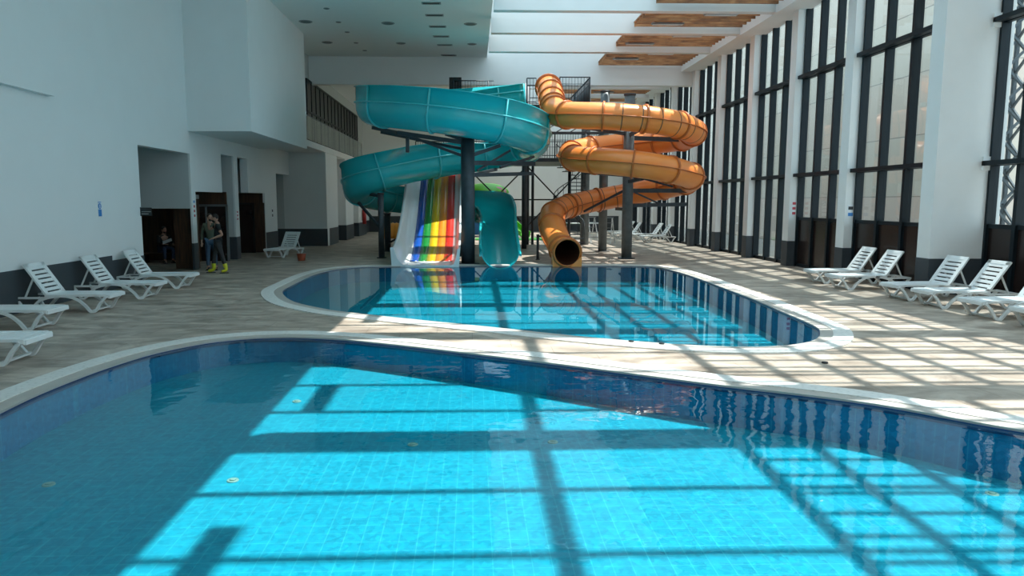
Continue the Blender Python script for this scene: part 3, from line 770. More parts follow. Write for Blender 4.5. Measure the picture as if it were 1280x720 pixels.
# transverse flanges
k = 5
while k < len(path) - 4:
    c, t, s_, u = fr[k]; hl, hr = path[k][3], path[k][4]
    prof_o = [(-(HW + .055), hl)] + [(-(HW + .055) * math.cos(a), HW - (HW + .055) * math.sin(a)) for a in [PI * q / 14 for q in range(15)]] + [(HW + .055, hr)]
    prof_i = [(-(HW), hl)] + [(-(HW) * math.cos(a), HW - (HW) * math.sin(a)) for a in [PI * q / 14 for q in range(15)]] + [(HW, hr)]
    q = MB(); quad = []
    for (xo, zo), (xi, zi) in zip(prof_o, prof_i):
        quad.append([c + s_ * xo + u * zo - t * .03, c + s_ * xo + u * zo + t * .03, c + s_ * xi + u * zi + t * .03, c + s_ * xi + u * zi - t * .03])
    q.loft(quad); q.build('segment_flange', M['teal_rim'], teal)
    k += 10

# ---------------------------------------------------------------- orange tube slide
orange = empty('tube_slide', (0, 0, 0)); tag(orange, 'orange enclosed tube slide coiling down from the tower to the pool', 'water slide')
RT = 0.47
octl = [(3.22, 30.9, 6.95), (3.18, 29.6, 6.55), (3.12, 28.2, 5.90), (3.2, 27.0, 5.42), (3.75, 26.1, 5.25), (4.8, 25.75, 5.18), (6.1, 25.65, 5.07), (7.3, 26.0, 4.93), (8.15, 26.9, 4.78), (8.35, 28.0, 4.70), (8.1, 29.2, 4.66), (7.2, 30.1, 4.60), (6.05, 30.4, 4.52),
        (4.9, 30.1, 4.38), (4.05, 29.2, 4.14), (3.82, 28.0, 3.90), (4.2, 26.8, 3.73), (5.0, 26.0, 3.62), (6.1, 25.65, 3.48), (7.2, 26.0, 3.32), (8.15, 26.9, 3.14), (8.38, 28.0, 3.00), (8.1, 29.2, 2.84), (7.2, 30.1, 2.62), (6.05, 30.5, 2.40),
        (4.8, 30.3, 2.18), (3.75, 29.6, 1.95), (3.2, 28.6, 1.68), (3.05, 27.4, 1.30), (3.08, 26.2, .85), (3.2, 25.2, .52), (3.27, 24.62, .46)]
opath = resample(catmull(octl, 8), 0.16)
ofr = frames(opath)
NQ = 24
def circ(f, r): return [f[0] + (f[2] * math.cos(2 * PI * q / NQ) + f[3] * math.sin(2 * PI * q / NQ)) * r for q in range(NQ)]
mb = MB()
def omi(q, i):
    # dark cross stripes on the first front pass and the last back pass
    c = ofr[q][0]
    if (c.y < 26.9 and 4.75 < c.z < 5.36 and c.x > 4.7) or (c.y > 29.5 and 2.0 < c.z < 2.5): return 1 if q % 4 == 0 and (q // 4) % 1 == 0 and i not in () and (q % 4 == 0) else 0
    return 0
mb.loft([circ(f, RT) for f in ofr], caps=False, mis=lambda q, i: 0)
mb.loft([circ(f, RT - 0.03) for f in ofr], caps=False, mi=2)
n_ = len(ofr)
for idx in (0, n_ - 1):
    a = len(mb.v); mb.v += [tuple(v) for v in circ(ofr[idx], RT)] + [tuple(v) for v in circ(ofr[idx], RT - .03)]
    for i in range(NQ):
        j = (i + 1) % NQ; mb.f.append((a + i, a + j, a + NQ + j, a + NQ + i)); mb.mi.append(0); mb.sm.append(False)
# thin dark stripes as raised bands in the shell itself
for q in range(3, n_ - 3, 4):
    c = ofr[q][0]
    if (c.y < 27.2 and 4.75 < c.z < 5.19 and c.x > 4.6) or (c.y > 29.0 and 1.8 < c.z < 2.45):
        p0, t, s_, u = ofr[q]
        mb.loft([[p + t * dd_ for p in circ(ofr[q], RT + rr)] for dd_, rr in ((-.018, .0), (-.018, .006), (.018, .006), (.018, .0))], caps=False, mi=1)
mb.build('tube_shell', [M['orange'], M['orange_stripe'], M['tube_in']], orange)
for sd in (-1, 1):
    MB().loft([[c + s_ * sd * (RT + dx) + u * dz for dx, dz in ((-.01, -.018), (.06, -.018), (.06, .018), (-.01, .018))] for (c, t, s_, u) in ofr]).build('seam_flange', M['orange_ring'], orange)
ringq = list(range(0, n_ - 2, 8)) + [n_ - 1]
ringq = [0, 8, 14, 19, 22] + list(range(30, n_ - 12, 9)) + [n_ - 9, n_ - 5, n_ - 1]
for q in ringq:
    p0, t, s_, u = ofr[q]
    if q == n_ - 9: continue
    MB().loft([[p + t * dd_ for p in circ(ofr[q], rr)] for dd_, rr in ((-.035, RT - .01), (-.035, RT + .055), (.035, RT + .055), (.035, RT - .01))], caps=False).build('joint_ring', M['orange_ring'] , orange)
# splash foot under the mouth
c = ofr[-1][0]
mb = MB()
for sd in (-1, 1):
    x0 = c.x + sd * (RT + 0.03)
    mb.add([(x0, c.y - .02, -.02), (c.x + sd * .12, c.y - .02, -.02), (x0, c.y - .02, .34), (x0, c.y + .5, -.02), (c.x + sd * .12, c.y + .5, -.02), (x0, c.y + .5, .34)],
           [(0, 1, 2), (3, 5, 4), (0, 3, 4, 1), (1, 4, 5, 2), (2, 5, 3, 0)])
mb.build('mouth_bracket', M['orange'], orange)
# entry hood
c = ofr[0][0]
MB().loft([[p + ofr[0][1] * dd_ for p in circ(ofr[0], rr)] for dd_, rr in ((-.03, RT - .02), (-.03, RT + .10), (.05, RT + .10), (.05, RT - .02))], caps=False).build('entry_collar', M['orange_ring'], orange)

# ---------------------------------------------------------------- rainbow slide
rain = empty('lane_slide', (0, 0, 0)); tag(rain, 'wide white slide with blue, green, yellow, orange and red lanes', 'water slide')
prof = [(34.3, 4.25), (33.6, 4.2), (32.9, 3.98), (31.5, 3.12), (30.0, 2.12), (28.5, 1.23), (27.2, .62), (26.2, .27), (25.3, .09), (24.62, .03)]
pr = catmull([(y, z, 0) for y, z in prof], 6)
X0, X1 = -2.20, -.72
mb = MB()
cols = ['blue', 'green', 'yellow', 'orange2', 'red']
def lane_rings(x0, x1, dz=0.0, th=.05):
    return [[(x0, y, z + dz), (x1, y, z + dz), (x1, y, z + dz - th), (x0, y, z + dz - th)] for y, z, _ in pr[:-7]]
wd = (X1 - X0) / 5
for i, c in enumerate(cols):
    MB().loft(lane_rings(X0 + i * wd, X0 + (i + 1) * wd), smooth=True).build('lane', M[c], rain)['label'] = {'orange2': 'orange'}.get(c, c) + ' lane'
MB().loft([[(X0, y, z - .002), (X1, y, z - .002), (X1, y, z - .06), (X0, y, z - .06)] for y, z, _ in pr[-8:]]).build('run_out', M['gel'], rain)
def wall_rings(x, sgn, wdt, h0):
    out = []
    for i, (y, z, _) in enumerate(pr):
        e = 0.12 * max(0, (26.5 - y)) / 2
        h = h0 + e
        secs = [(0, 0), (.35 * wdt, .03), (.70 * wdt, .20 * h / h0), (.92 * wdt, h - .03), (wdt, h), (wdt + .07, h), (wdt + .07, h - .05), (wdt + .03, -.06), (0, -.06)]
        out.append([(x + sgn * a, y, z + b_) for a, b_ in secs])
    return out
MB().loft(wall_rings(X0, -1, .52, .50)).build('side_wall', M['gel'], rain)
MB().loft(wall_rings(X1, 1, .24, .46)).build('side_wall', M['gel'], rain)
for y, z in ((32.6, 3.8), (29.2, 1.6)):
    for x in (-2.5, -.45): MB().cyl((x, y, 0), (x, y, z - .1), .06).build('post', M['steel'], rain)

# ---------------------------------------------------------------- steel posts and trusses
M['steel_mid'] = mat('weathered_grey_steel', (0.12, 0.145, 0.155), 0.5, 0.2, var=0.5, vscale=4)
def post(x, y, z, r, lab, arms=(), base=True, nm='support_post'):
    sm = M['steel_mid'] if x > 5 else M['steel']
    t = empty(nm, (x, y, 0)); tag(t, lab, 'post')
    MB().cyl((0, 0, 0), (0, 0, z), r, n=24).build('shaft', sm, t)
    MB().cyl((0, 0, 0), (0, 0, .03), r * 1.7, n=20).build('base_plate', M['steel'], t)
    MB().cyl((0, 0, z - .04), (0, 0, z + .02), r * 1.15, n=20).build('cap_plate', M['steel'], t)
    for a, b_, ww in arms:
        MB().bar(Vector(a) - Vector((x, y, 0)), Vector(b_) - Vector((x, y, 0)), ww, ww * 1.2).build('arm', M['steel'], t)
    return t
def saddle(c, z, x, y): pass
# teal centre post: front
post(-.14, 25.55, 4.42, .24, 'thick dark steel post under the upper teal loop beside the rainbow slide',
     [((-.14, 25.5, 4.22), (-2.6, 26.0, 4.62), .12), ((-2.6, 26.0, 4.62), (-3.7, 27.6, 4.95), .10), ((-.14, 25.5, 3.72), (-2.3, 26.2, 4.55), .08),
      ((-.14, 25.6, 3.55), (2.35, 27.4, 3.62), .13), ((-.14, 25.6, 3.12), (2.3, 27.4, 3.25), .11), ((-.14, 25.5, 3.75), (1.0, 25.6, 4.15), .10), ((1.0, 25.8, 3.4), (2.3, 27.0, 3.85), .07),
      ((.2, 25.9, 3.3), (1.4, 26.6, 4.05), .06), ((-.14, 25.55, 4.3), (-.9, 25.3, 4.52), .10), ((-.14, 25.6, 3.1), (1.0, 29.6, 3.5), .09), ((-.14, 25.6, 4.0), (-3.55, 28.9, 4.9), .08), ((-2.3, 26.3, 4.48), (-2.3, 26.3, 3.95), .12)])
post(-3.55, 28.35, 2.52, .115, 'slim dark post under the lower teal loop next to the rainbow slide', [((-3.55, 28.35, 1.15), (-4.6, 29.6, 2.15), .08), ((-3.55, 28.35, 2.4), (-4.0, 28.9, 2.5), .1)])
post(-3.75, 32.2, 1.68, .14, 'short dark post behind the slim one, carrying the teal slide', [((-3.75, 32.2, .35), (-2.6, 31.0, .95), .06)])
# orange centre post
arms = []
for z, rr in ((4.45, 4.3), (2.55, 2.4)):
    pass
post(6.02, 27.9, 6.25, .20, 'thick grey centre post of the orange tube coil',
     [((6.02, 27.9, 4.62), (8.2, 27.9, 4.55), .13), ((6.02, 27.9, 2.62), (8.3, 27.9, 2.62), .13), ((6.02, 27.9, 2.05), (8.3, 27.9, 2.10), .12),
      ((6.02, 27.9, 5.0), (4.2, 26.5, 5.02), .12), ((6.02, 27.9, 4.75), (3.3, 27.0, 5.05), .10), ((6.02, 27.9, 3.2), (4.3, 27.4, 3.3), .11),
      ((6.1, 27.7, 5.2), (7.4, 26.5, 4.55), .06), ((6.1, 27.7, 3.2), (7.4, 26.6, 2.75), .06), ((6.02, 27.9, 2.7), (4.6, 29.6, 1.8), .07), ((7.3, 27.9, 2.1), (6.3, 27.9, 2.55), .05),
      ((6.02, 27.9, 4.0), (6.05, 30.2, 4.1), .1), ((6.02, 27.9, 1.9), (6.05, 30.2, 1.9), .1), ((6.02, 27.9, 4.72), (6.1, 25.9, 4.8), .1), ((6.02, 27.9, 2.95), (6.1, 25.9, 3.02), .1)])
post(5.80, 31.9, 6.95, .19, 'grey post just behind the orange coil centre post', [((5.8, 31.9, 3.9), (4.2, 30.0, 3.75), .1)])
for x, z_ in ((2.95, 1.45), ): post(x - .45, 27.35, z_ - .5, .05, 'thin post beside the last bend of the orange tube', [((x - .45, 27.35, .9), (3.0, 27.35, .85), .06)])

# ---------------------------------------------------------------- slide tower with platforms
tower = empty('slide_tower', (0, 0, 0)); tag(tower, 'dark steel slide tower with railed platforms behind the slides', 'tower')
for x, y, z in ((2.82, 37.2, 8.4), (5.78, 37.0, 8.45), (-.3, 37.4, 6.3), (2.45, 33.9, 7.6)):
    MB().cyl((x, y, 0), (x, y, z), .22 if x > 5 else .12, n=18).build('column', M['steel_mid'] if x > 5 else M['steel'], tower)
MB().cyl((3.12, 37.2, 0), (3.12, 37.2, 6.2), .07, n=14).build('column', M['steel'], tower)
MB().box(-2.9, 6.0, 33.6, 38.0, 4.03, 4.2).build('lower_platform', M['steel'], tower)
MB().box(2.3, 5.1, 31.3, 37.6, 6.15, 6.3).build('upper_platform', M['steel'], tower)
MB().box(-.9, 2.3, 32.9, 34.0, 6.15, 6.25).build('upper_platform', M['steel'], tower)
def railing(a, b_, z, h=1.1, sp=.12, m_='steel', parent=tower):
    a = Vector((*a, z)); b_ = Vector((*b_, z)); L_ = (b_ - a).length; n = max(1, int(L_ / sp)); q = MB()
    q.pipe([a + Vector((0, 0, h)), b_ + Vector((0, 0, h))], .025, 6); q.pipe([a + Vector((0, 0, .12)), b_ + Vector((0, 0, .12))], .02, 6); q.pipe([a + Vector((0, 0, h - .28)), b_ + Vector((0, 0, h - .28))], .014, 6)
    for i in range(n + 1):
        p = a.lerp(b_, i / n); q.cyl(p, p + Vector((0, 0, h)), .03 if i % 12 == 0 else .010, n=6)
    return q.build('railing', M[m_], parent)
railing((2.35, 31.35), (2.75, 31.35), 6.3, 1.1); railing((3.75, 31.35), (5.05, 31.35), 6.3, 1.15); railing((2.35, 37.5), (5.05, 37.5), 6.3, 1.15)
railing((5.05, 31.45), (5.05, 37.5), 6.3, 1.15)
railing((-.8, 32.95), (1.0, 32.95), 6.25, 1.3)
railing((-.5, 33.7), (6.0, 33.7), 4.2); railing((-2.9, 38), (6.0, 38), 4.2); railing((6.0, 33.7), (6.0, 38), 4.2)
# tie rod bracing between columns
for a, b_ in (((-.3, 37.3, 4.0), (2.82, 37.2, .9)), ((-.3, 37.3, .9), (2.82, 37.2, 4.0)), ((2.82, 37.2, 4.0), (5.78, 37, .9)), ((2.82, 37.2, .9), (5.78, 37, 4.0)),
              ((-.3, 37.3, 2.3), (2.82, 37.2, 2.3)), ((2.82, 37.2, 2.3), (5.78, 37, 2.3))):
    MB().cyl(a, b_, .035, n=8).build('tie_rod', M['black'], tower)
for x in (1.26, 4.3): MB().cyl((x, 37.15, 2.3 + .06), (x, 37.30, 2.3 + .06), .1, n=16).build('rod_hub', M['steel_light'], tower)
# truss beam seen under the upper landing
mb = MB()
for z in (5.15, 5.5): mb.bar((2.4, 31.5, z), (6.0, 31.5, z), .08, .08)
for k in range(6): mb.bar((2.4 + k * .6, 31.5, 5.15), (3.0 + k * .6, 31.5, 5.5), .04, .04)
mb.build('truss', M['steel'], tower)
# boxes on top
MB().box(-1.0, -.45, 33.1, 33.6, 6.25, 7.72).build('pump_box', M['black'], tower)

# spiral stair
st = empty('spiral_staircase', (4.85, 36.0, 0)); tag(st, 'dark steel spiral staircase with thin balusters behind the orange slide', 'staircase')
MB().cyl((0, 0, 0), (0, 0, 4.2), .08, n=14).build('newel', M['steel'], st)
n = 22; hel = []
for i in range(n):
    a = i * 2 * PI / 15; z = (i + 1) * 4.1 / n
    Mz = Matrix.Rotation(a, 4, 'Z') @ Matrix.Translation((0, 0, z))
    q = MB(); q.add([Mz @ Vector(v) for v in ((.06, -.05, 0), (.78, -.2, 0), (.78, .2, 0), (.06, .05, 0), (.06, -.05, -.04), (.78, -.2, -.04), (.78, .2, -.04), (.06, .05, -.04))], [(0, 1, 2, 3), (7, 6, 5, 4), (0, 4, 5, 1), (1, 5, 6, 2), (2, 6, 7, 3), (3, 7, 4, 0)])
    q.build('tread', M['steel'], st)
    p = Mz @ Vector((.78, 0, 0)); hel.append(p + Vector((0, 0, .95)))
    MB().cyl(p, p + Vector((0, 0, .95)), .014, n=6).build('baluster', M['steel'], st)
MB().pipe(hel, .022, 6).build('handrail', M['steel'], st)

# ---------------------------------------------------------------- white folding ladders by the tower
def trestle(x, y, rz, lab):
    t = empty('step_ladder', (x, y, 0), R(rz)); tag(t, lab, 'ladder')
    for s_ in (-1, 1):
        MB().bar((s_ * .25, -.35, 0), (s_ * .2, 0, 1.35), .05, .03).build('stile', M['resin'], t)
        MB().bar((s_ * .25, .35, 0), (s_ * .2, 0, 1.35), .05, .03).build('stile', M['resin'], t)
    for k in range(1, 5): MB().box(-.24, .24, -.35 + k * .07 - .05, -.35 + k * .07 + .03, k * .27 - .015, k * .27 + .015).build('step', M['steel_light'], t)
    MB().box(-.24, .24, -.1, .1, 1.33, 1.37).build('top_step', M['steel_light'], t)
trestle(6.55, 39.5, 25, 'pale step ladder standing between the two grey slide posts')
trestle(7.25, 38.2, -30, 'pale step ladder close to the thick orange slide post')
t = empty('work_table', (6.9, 44.6, 0)); tag(t, 'pale table behind the slide posts', 'table')
MB().box(-1.2, 1.2, -.4, .4, .84, .90).build('tabletop', M['resin'], t)
for sx in (-1, 1):
    for sy in (-1, 1): MB().cyl((sx * 1.1, sy * .34, 0), (sx * 1.1, sy * .34, .84), .03, n=8).build('leg', M['steel_light'], t)

# ---------------------------------------------------------------- children's play set at the far end
kp = empty('play_structure', (0.9, 46.5, 0)); tag(kp, "children's play set with a lime leaf canopy, pink spots and a small green slide", 'play set')
q = MB(); rings = []
for i in range(9):
    f = i / 8; rr = 1.45 * math.sin(f * PI / 2) ; zz = .62 * math.cos(f * PI / 2)
    rings.append([(rr * math.cos(2 * PI * k / 20) * (1 + .06 * (k % 2)), rr * .8 * math.sin(2 * PI * k / 20), 2.75 + zz) for k in range(20)])
rings[0] = [(0.01 * math.cos(2 * PI * k / 20), 0.01 * math.sin(2 * PI * k / 20), 3.37) for k in range(20)]
q.loft(rings); q.build('leaf_canopy', M['toy_green'], kp)
q = MB()
q.ball((.75, -.75, 2.98), .28, .12, .16, 10); q.build('pink_flower', M['toy_pink'], kp)
q = MB(); q.ball((1.1, -.6, 2.85), .2, .12, .14, 10); q.build('pink_flower', M['toy_pink'], kp)
for sx in (-1, 1):
    for sy in (-1, 1): MB().cyl((sx * .8, sy * .6, 0), (sx * .8, sy * .6, 2.85), .06, n=10).build('post', M['toy_green'], kp)
MB().box(-.9, .9, -.7, .7, .95, 1.05).build('deck', M['toy_blue'], kp)
MB().box(-.85, .5, -.74, -.70, .1, .9).build('side_panel', M['toy_blue'], kp)
sld = catmull([(1.0, -.9, 1.15), (1.3, -1.6, 1.0), (1.9, -2.7, .45), (2.3, -3.4, .14)], 6)
MB().loft([[(x - .28, y, z + .28), (x - .25, y, z), (x + .25, y, z), (x + .28, y, z + .28), (x + .31, y, z + .28), (x + .27, y, z - .04), (x - .27, y, z - .04), (x - .31, y, z + .28)] for x, y, z in sld], smooth=False).build('chute', M['toy_green'], kp)
tag(MB().box(.2, 5.8, 41.2, 43.6, 0, .03).build('play_mat', M['mat_green']), 'green turf mat lying on the deck beyond the slide tower', 'mat')
# amber ribbed play tunnel
t = empty('play_tunnel', (-4.35, 44.0, 0)); tag(t, 'amber ribbed play tunnel far behind the rainbow slide', 'play tunnel')
rings = []
for i in range(25):
    x = -.9 + i * 1.8 / 24; rr = .72 + (.04 if i % 3 == 0 else 0)
    rings.append([(x, rr * math.cos(PI * k / 14), rr * 1.25 * math.sin(PI * k / 14)) for k in range(15)] + [(x, (rr - .05) * math.cos(PI * k / 14), (rr - .05) * 1.25 * math.sin(PI * k / 14)) for k in reversed(range(15))])
MB().loft(rings).build('shell', M['toy_amber'], t)
# extinguisher, bucket
p = at(449, 300, X=-7.18)
t = empty('fire_extinguisher', (-7.05, 47.6, .75)); tag(t, 'red fire extinguisher hanging on the far pale wall behind the teal slide', 'fire extinguisher')
MB().cyl((0, 0, 0), (0, 0, .95), .13, n=16).cyl((0, 0, .95), (0, 0, 1.05), .13, .04, n=16).build('cylinder', M['ext_red'], t)
MB().cyl((0, 0, 1.05), (0, 0, 1.15), .04, n=10).bar((0, 0, 1.13), (.12, 0, 1.17), .03, .03).build('valve', M['black'], t)
MB().box(-.15, -.1, -.06, .06, .2, .9).build('wall_bracket', M['steel_light'], t)
p = at(377, 326, Z=0)
t = empty('bucket', (p.x, p.y, 0)); tag(t, 'orange plastic bucket on the deck near the lone lounger', 'bucket')
MB().cyl((0, 0, 0), (0, 0, .26), .13, .17, 18).cyl((0, 0, .24), (0, 0, .27), .18, .18, 18).build('pail', M['bucket'], t)
MB().pipe([(.17 * math.cos(a), 0, .26 + .16 * math.sin(a)) for a in [PI * k / 10 for k in range(11)]], .008, 6).build('handle', M['steel_light'], t)

# small drains on the deck
for px, py in ((789, 428), (827, 431), (1031, 454), (1000, 303)):
    p = at(px, py, Z=0)
    if py < 310: continue
    t = tag(MB().cyl((p.x, p.y, 0), (p.x, p.y, .02 + (.01 if px < 1000 else 0)), .045, .04, 14).build('drain_cap', M['black']), {789: 'small black cap on the slide pool rim, nearer the rainbow slide', 827: 'small black cap on the slide pool rim, nearer the loungers', 1031: 'small black object alone on the deck between the pools'}[px], 'drain cap')

# ---------------------------------------------------------------- people
def skin_obj(name, verts, edges, m_, parent, sub=2, root=0):
    """verts: (x,y,z,r[,r2])"""
    me = bpy.data.meshes.new(name); me.from_pydata([v[:3] for v in verts], edges, []); me.materials.append(m_)
    o = bpy.data.objects.new(name, me); COL.objects.link(o)
    if parent: o.parent = parent
    md = o.modifiers.new('skin', 'SKIN'); md.use_smooth_shade = True
    if not me.skin_vertices: 
        bm = bmesh.new(); bm.from_mesh(me); bm.verts.layers.skin.verify(); bm.to_mesh(me); bm.free()
    sv = me.skin_vertices[0].data
    for i, v in enumerate(verts):
        sv[i].radius = (v[3], v[4] if len(v) > 4 else v[3]); sv[i].use_root = (i == root)
    s2 = o.modifiers.new('sub', 'SUBSURF'); s2.levels = sub; s2.render_levels = sub
    return o
def hand(verts, edges, wi, w_, direc, side):
    """palm and five fingers from wrist index wi at point w_, pointing along direc"""
    dv = Vector(direc).normalized(); sv = Vector(side).normalized()
    b0 = len(verts); pc = Vector(w_) + dv * .05
    verts.append((*pc, .030, .018)); edges.append((wi, b0))
    for k, (off, ln) in enumerate(((-.030, .070), (-.010, .080), (.010, .076), (.028, .060))):
        a = pc + dv * .045 + sv * off; c = a + dv * ln * .55; e = c + dv * ln * .35 + Vector((0, 0, -.015))
        i0 = len(verts); verts += [(*a, .0105), (*c, .0095), (*e, .008)]; edges += [(b0, i0), (i0, i0 + 1), (i0 + 1, i0 + 2)]
    a = pc + sv * -.035 + dv * .01; c = a + dv * .035 + sv * -.018
    i0 = len(verts); verts += [(*a, .012), (*c, .010)]; edges += [(b0, i0), (i0, i0 + 1)]
def person(name, loc, rz, lab, J, mats, boots=None, hair=True):
    """J: dict of joints in local space facing -y"""
    t = empty(name, loc, rz); tag(t, lab, 'person')
    v, e = [], []
    def add(p, r, fr_=None, r2=None):
        v.append((*p, r) if r2 is None else (*p, r, r2)); i = len(v) - 1
        if fr_ is not None: e.append((fr_, i))
        return i
    V_ = {k: Vector(p) for k, p in J.items() if not isinstance(p, (bool, float))}
    pel = add(V_['pelvis'], .14, None, .11); wst = add(V_['waist'], .125, pel, .10); ch = add(V_['chest'], .155, wst, .115)
    nb = add(V_['neck'], .075, ch); nk = add(V_['neck'].lerp(V_['head'], .45), .055, nb)
    hd = V_['head']
    tip = {}
    for s_ in 'lr':
        sh = add(V_['sh' + s_], .062, ch); m1 = add(V_['sh' + s_].lerp(V_['el' + s_], .5), .050, sh)
        el = add(V_['el' + s_], .042, m1); m2 = add(V_['el' + s_].lerp(V_['wr' + s_], .4), .042, el); wr = add(V_['wr' + s_], .027, m2)
        hand(v, e, wr, V_['wr' + s_], V_['wr' + s_] - V_['el' + s_], (1, .2, 0) if s_ == 'l' else (-1, .2, 0))
        hp = add(V_['hp' + s_], .095, pel); th = add(V_['hp' + s_].lerp(V_['kn' + s_], .5), .080, hp); kn = add(V_['kn' + s_], .058, th)
        cf = add(V_['kn' + s_].lerp(V_['an' + s_], .35), .056, kn); an = add(V_['an' + s_], .038, cf)
        ft = V_['ft' + s_] ; heel = V_['an' + s_] + Vector((0, 0, -.045)); ftv = add(ft, .034, an)
    body = skin_obj('body', v, e, M['skin'], t)
    # head with face
    look = V_.get('look', Vector((0, -1, 0))).normalized(); rt = look.cross(Vector((0, 0, 1))).normalized(); up = rt.cross(look)
    Mh = Matrix((( rt.x, -look.x, up.x), (rt.y, -look.y, up.y), (rt.z, -look.z, up.z)))
    q = MB(); q.ball(hd, .078, .095, .118, 16, M_=Mh)
    fp = lambda x, y, z: hd + Mh @ Vector((x, y, z))
    q.ball(fp(0, -.035, -.06), .055, .055, .055, 12, M_=Mh)
    q.ball(fp(0, -.10, -.012), .014, .022, .026, 8, M_=Mh)
    for s_ in (-1, 1): q.ball(fp(s_ * .08, .005, -.005), .012, .022, .032, 8, M_=Mh)
    q.build('head', M['skin'], t)
    q = MB()
    for s_ in (-1, 1): q.ball(fp(s_ * .030, -.088, .012), .012, .008, .007, 8, M_=Mh)
    q.build('eyes', M['hair'], t)
    MB().ball(fp(0, -.090, -.058), .022, .008, .006, 8, M_=Mh).build('mouth', M['sign_red'], t)
    if hair:
        q = MB(); q.ball(fp(0, .018, .032), .086, .096, .104, 16, M_=Mh); q.build('hair', M['hair'], t)
        MB().ball(fp(0, -.048, -.075), .056, .050, .048, 12, M_=Mh).build('beard', M['hair'], t)
    # shirt
    v2, e2 = [], []
    def a2(p, r, fr_=None, r2=None):
        v2.append((*p, r) if r2 is None else (*p, r, r2)); i = len(v2) - 1
        if fr_ is not None: e2.append((fr_, i))
        return i
    ib = a2(V_['pelvis'] + Vector((0, 0, -.07)) if J['pelvis'][2] > .8 else V_['pelvis'] + Vector((0, 0, -.01)), .155, None, .125); i0 = a2(V_['pelvis'] + Vector((0, 0, .05)), .165, ib, .13); i1 = a2(V_['waist'], .150, i0, .125); i2 = a2(V_['chest'], .178, i1, .14); i3 = a2(V_['neck'] + Vector((0, 0, -.01)), .075, i2)
    sl_ = J.get('sleeve', 1.0)
    for s_ in 'lr':
        sh = a2(V_['sh' + s_], .078, i2); k1 = a2(V_['sh' + s_].lerp(V_['el' + s_], .6), .066, sh)
        if J['long']: k2 = a2(V_['el' + s_], .056, k1); a2(V_['el' + s_].lerp(V_['wr' + s_], .85), .042, k2)
    skin_obj('shirt', v2, e2, mats[0], t)
    v3, e3 = [], []
    def a3(p, r, fr_=None):
        v3.append((*p, r)); i = len(v3) - 1
        if fr_ is not None: e3.append((fr_, i))
        return i
    i0 = a3(V_['pelvis'], .135)
    for s_ in 'lr':
        h = a3(V_['hp' + s_], .108, i0); q1 = a3(V_['hp' + s_].lerp(V_['kn' + s_], .5), .094, h); q2 = a3(V_['kn' + s_], .074, q1); a3(V_['kn' + s_].lerp(V_['an' + s_], .45), .066, q2)
        a3(V_['kn' + s_].lerp(V_['an' + s_], .92), .056, len(v3) - 1)
    skin_obj('trousers', v3, e3, mats[1], t)
    for s_ in 'lr':
        an, kn, ft = V_['an' + s_], V_['kn' + s_], V_['ft' + s_]
        fl_ = Vector((0, 0, 0))
        if boots: vv = [(*an.lerp(kn, .55), .082), (*an.lerp(kn, .25), .070), (*(an + Vector((0, 0, -.02))), .062), (*(an.lerp(ft, .6) + Vector((0, 0, -.01))), .052), (*ft, .045)]
        else: vv = [(*(an + Vector((0, 0, .0))), .050), (*(an + Vector((0, 0, -.03))), .050), (*(an.lerp(ft, .6) + Vector((0, 0, -.012))), .046), (*ft, .040)]
        sh_ = skin_obj('boot' if boots else 'shoe', vv, [(i, i + 1) for i in range(len(vv) - 1)], boots or M['sole'], t)
        so = MB(); d_ = (Vector((ft.x, ft.y, 0)) - Vector((an.x, an.y, 0))).normalized(); a_ = Vector((an.x, an.y, ft.z - .048)) - d_ * .05; b_ = Vector((ft.x, ft.y, ft.z - .048)) + d_ * .04
        so.bar(a_, b_, .09, .02); so.build('sole', M['sole'], sh_)
    return t
STAND = dict(pelvis=(0, 0, .98), waist=(0, 0, 1.14), chest=(0, .01, 1.36), neck=(0, .01, 1.53), head=(0, -.02, 1.70),
             shl=(.19, 0, 1.46), shr=(-.19, 0, 1.46), ell=(.27, .03, 1.17), elr=(-.27, .03, 1.17), wrl=(.27, -.06, .93), wrr=(-.27, -.06, .93),
             hpl=(.09, 0, .94), hpr=(-.09, 0, .94), knl=(.11, -.02, .52), knr=(-.11, -.02, .52), anl=(.12, .03, .105), anr=(-.12, .03, .105), ftl=(.14, -.14, .055), ftr=(-.14, -.14, .055), long=True)
pA = at(264, 338, Z=0); pB = at(272, 341.5, Z=0)
J1 = dict(STAND); J1.update(look=Vector((.5, -1, -.05)))
person('person', (pA.x, pA.y + .1, 0), R(10), 'person in olive long-sleeved shirt and blue jeans standing turned to the one in yellow boots', J1, (M['olive'], M['denim']))
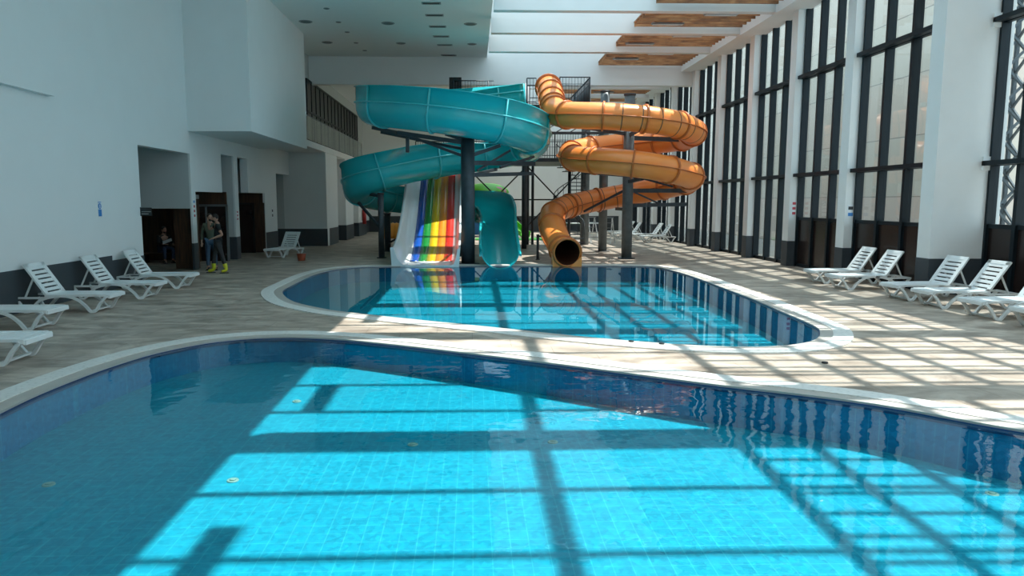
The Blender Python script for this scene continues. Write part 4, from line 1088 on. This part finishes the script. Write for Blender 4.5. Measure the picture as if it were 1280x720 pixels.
J2 = dict(STAND); J2.update(head=(0, -.06, 1.70), look=Vector((0, -1, -.15)), ell=(.28, .14, 1.19), wrl=(.25, -.10, 1.10), elr=(-.24, -.24, 1.34), wrr=(-.12, -.26, 1.56), long=False,
    knl=(.12, .10, .52), anl=(.14, .22, .105), ftl=(.16, .05, .055), knr=(-.12, -.14, .52), anr=(-.14, -.16, .105), ftr=(-.15, -.34, .055))
person('person', (pB.x + .02, pB.y + .1, 0), R(-72), 'person in black T-shirt and dark trousers wearing bright yellow rubber boots', J2, (M['blackcloth'], M['greycloth']), boots=M['rubber_yellow'])
J3 = dict(pelvis=(0, 0, .50), waist=(0, -.03, .66), chest=(0, -.10, .87), neck=(0, -.13, 1.03), head=(0, -.17, 1.19), shl=(.19, -.12, .96), shr=(-.19, -.12, .96),
    ell=(.25, -.22, .72), elr=(-.25, -.22, .72), wrl=(.20, -.42, .68), wrr=(-.14, -.44, .70), hpl=(.10, -.05, .50), hpr=(-.10, -.05, .50), knl=(.17, -.46, .50), knr=(-.14, -.46, .52),
    anl=(.16, -.42, .105), anr=(-.12, -.40, .105), ftl=(.18, -.58, .055), ftr=(-.14, -.56, .055), long=True, look=Vector((.1, -1, -.1)))
p = at(200, 326, Z=0)
SX, SY = -11.2, 26.4
person('person', (SX, SY, 0), R(45), 'seated person in dark jacket and navy trousers on a bench in the dark lobby', J3, (M['blackcloth'], M['navy']))
t = empty('bench', (SX - .1, SY + .05, 0), R(5)); tag(t, 'low dark bench in the lobby that the seated person sits on', 'bench')
MB().box(-.6, .6, -.22, .22, .30, .35).build('seat', M['darkwood'], t)
for sx in (-1, 1): MB().box(sx * .5 - .03, sx * .5 + .03, -.2, .2, 0, .30).build('leg', M['black'], t)
tag(MB().box(-.16, .16, -.11, .11, 0, .006).build('paper_sheet', M['paper']), 'white paper sheet held by the seated person', 'paper')
o = bpy.data.objects['paper_sheet']; o.location = (SX + .34, SY - .42, .80); o.rotation_euler = (R(25), R(-20), R(20))
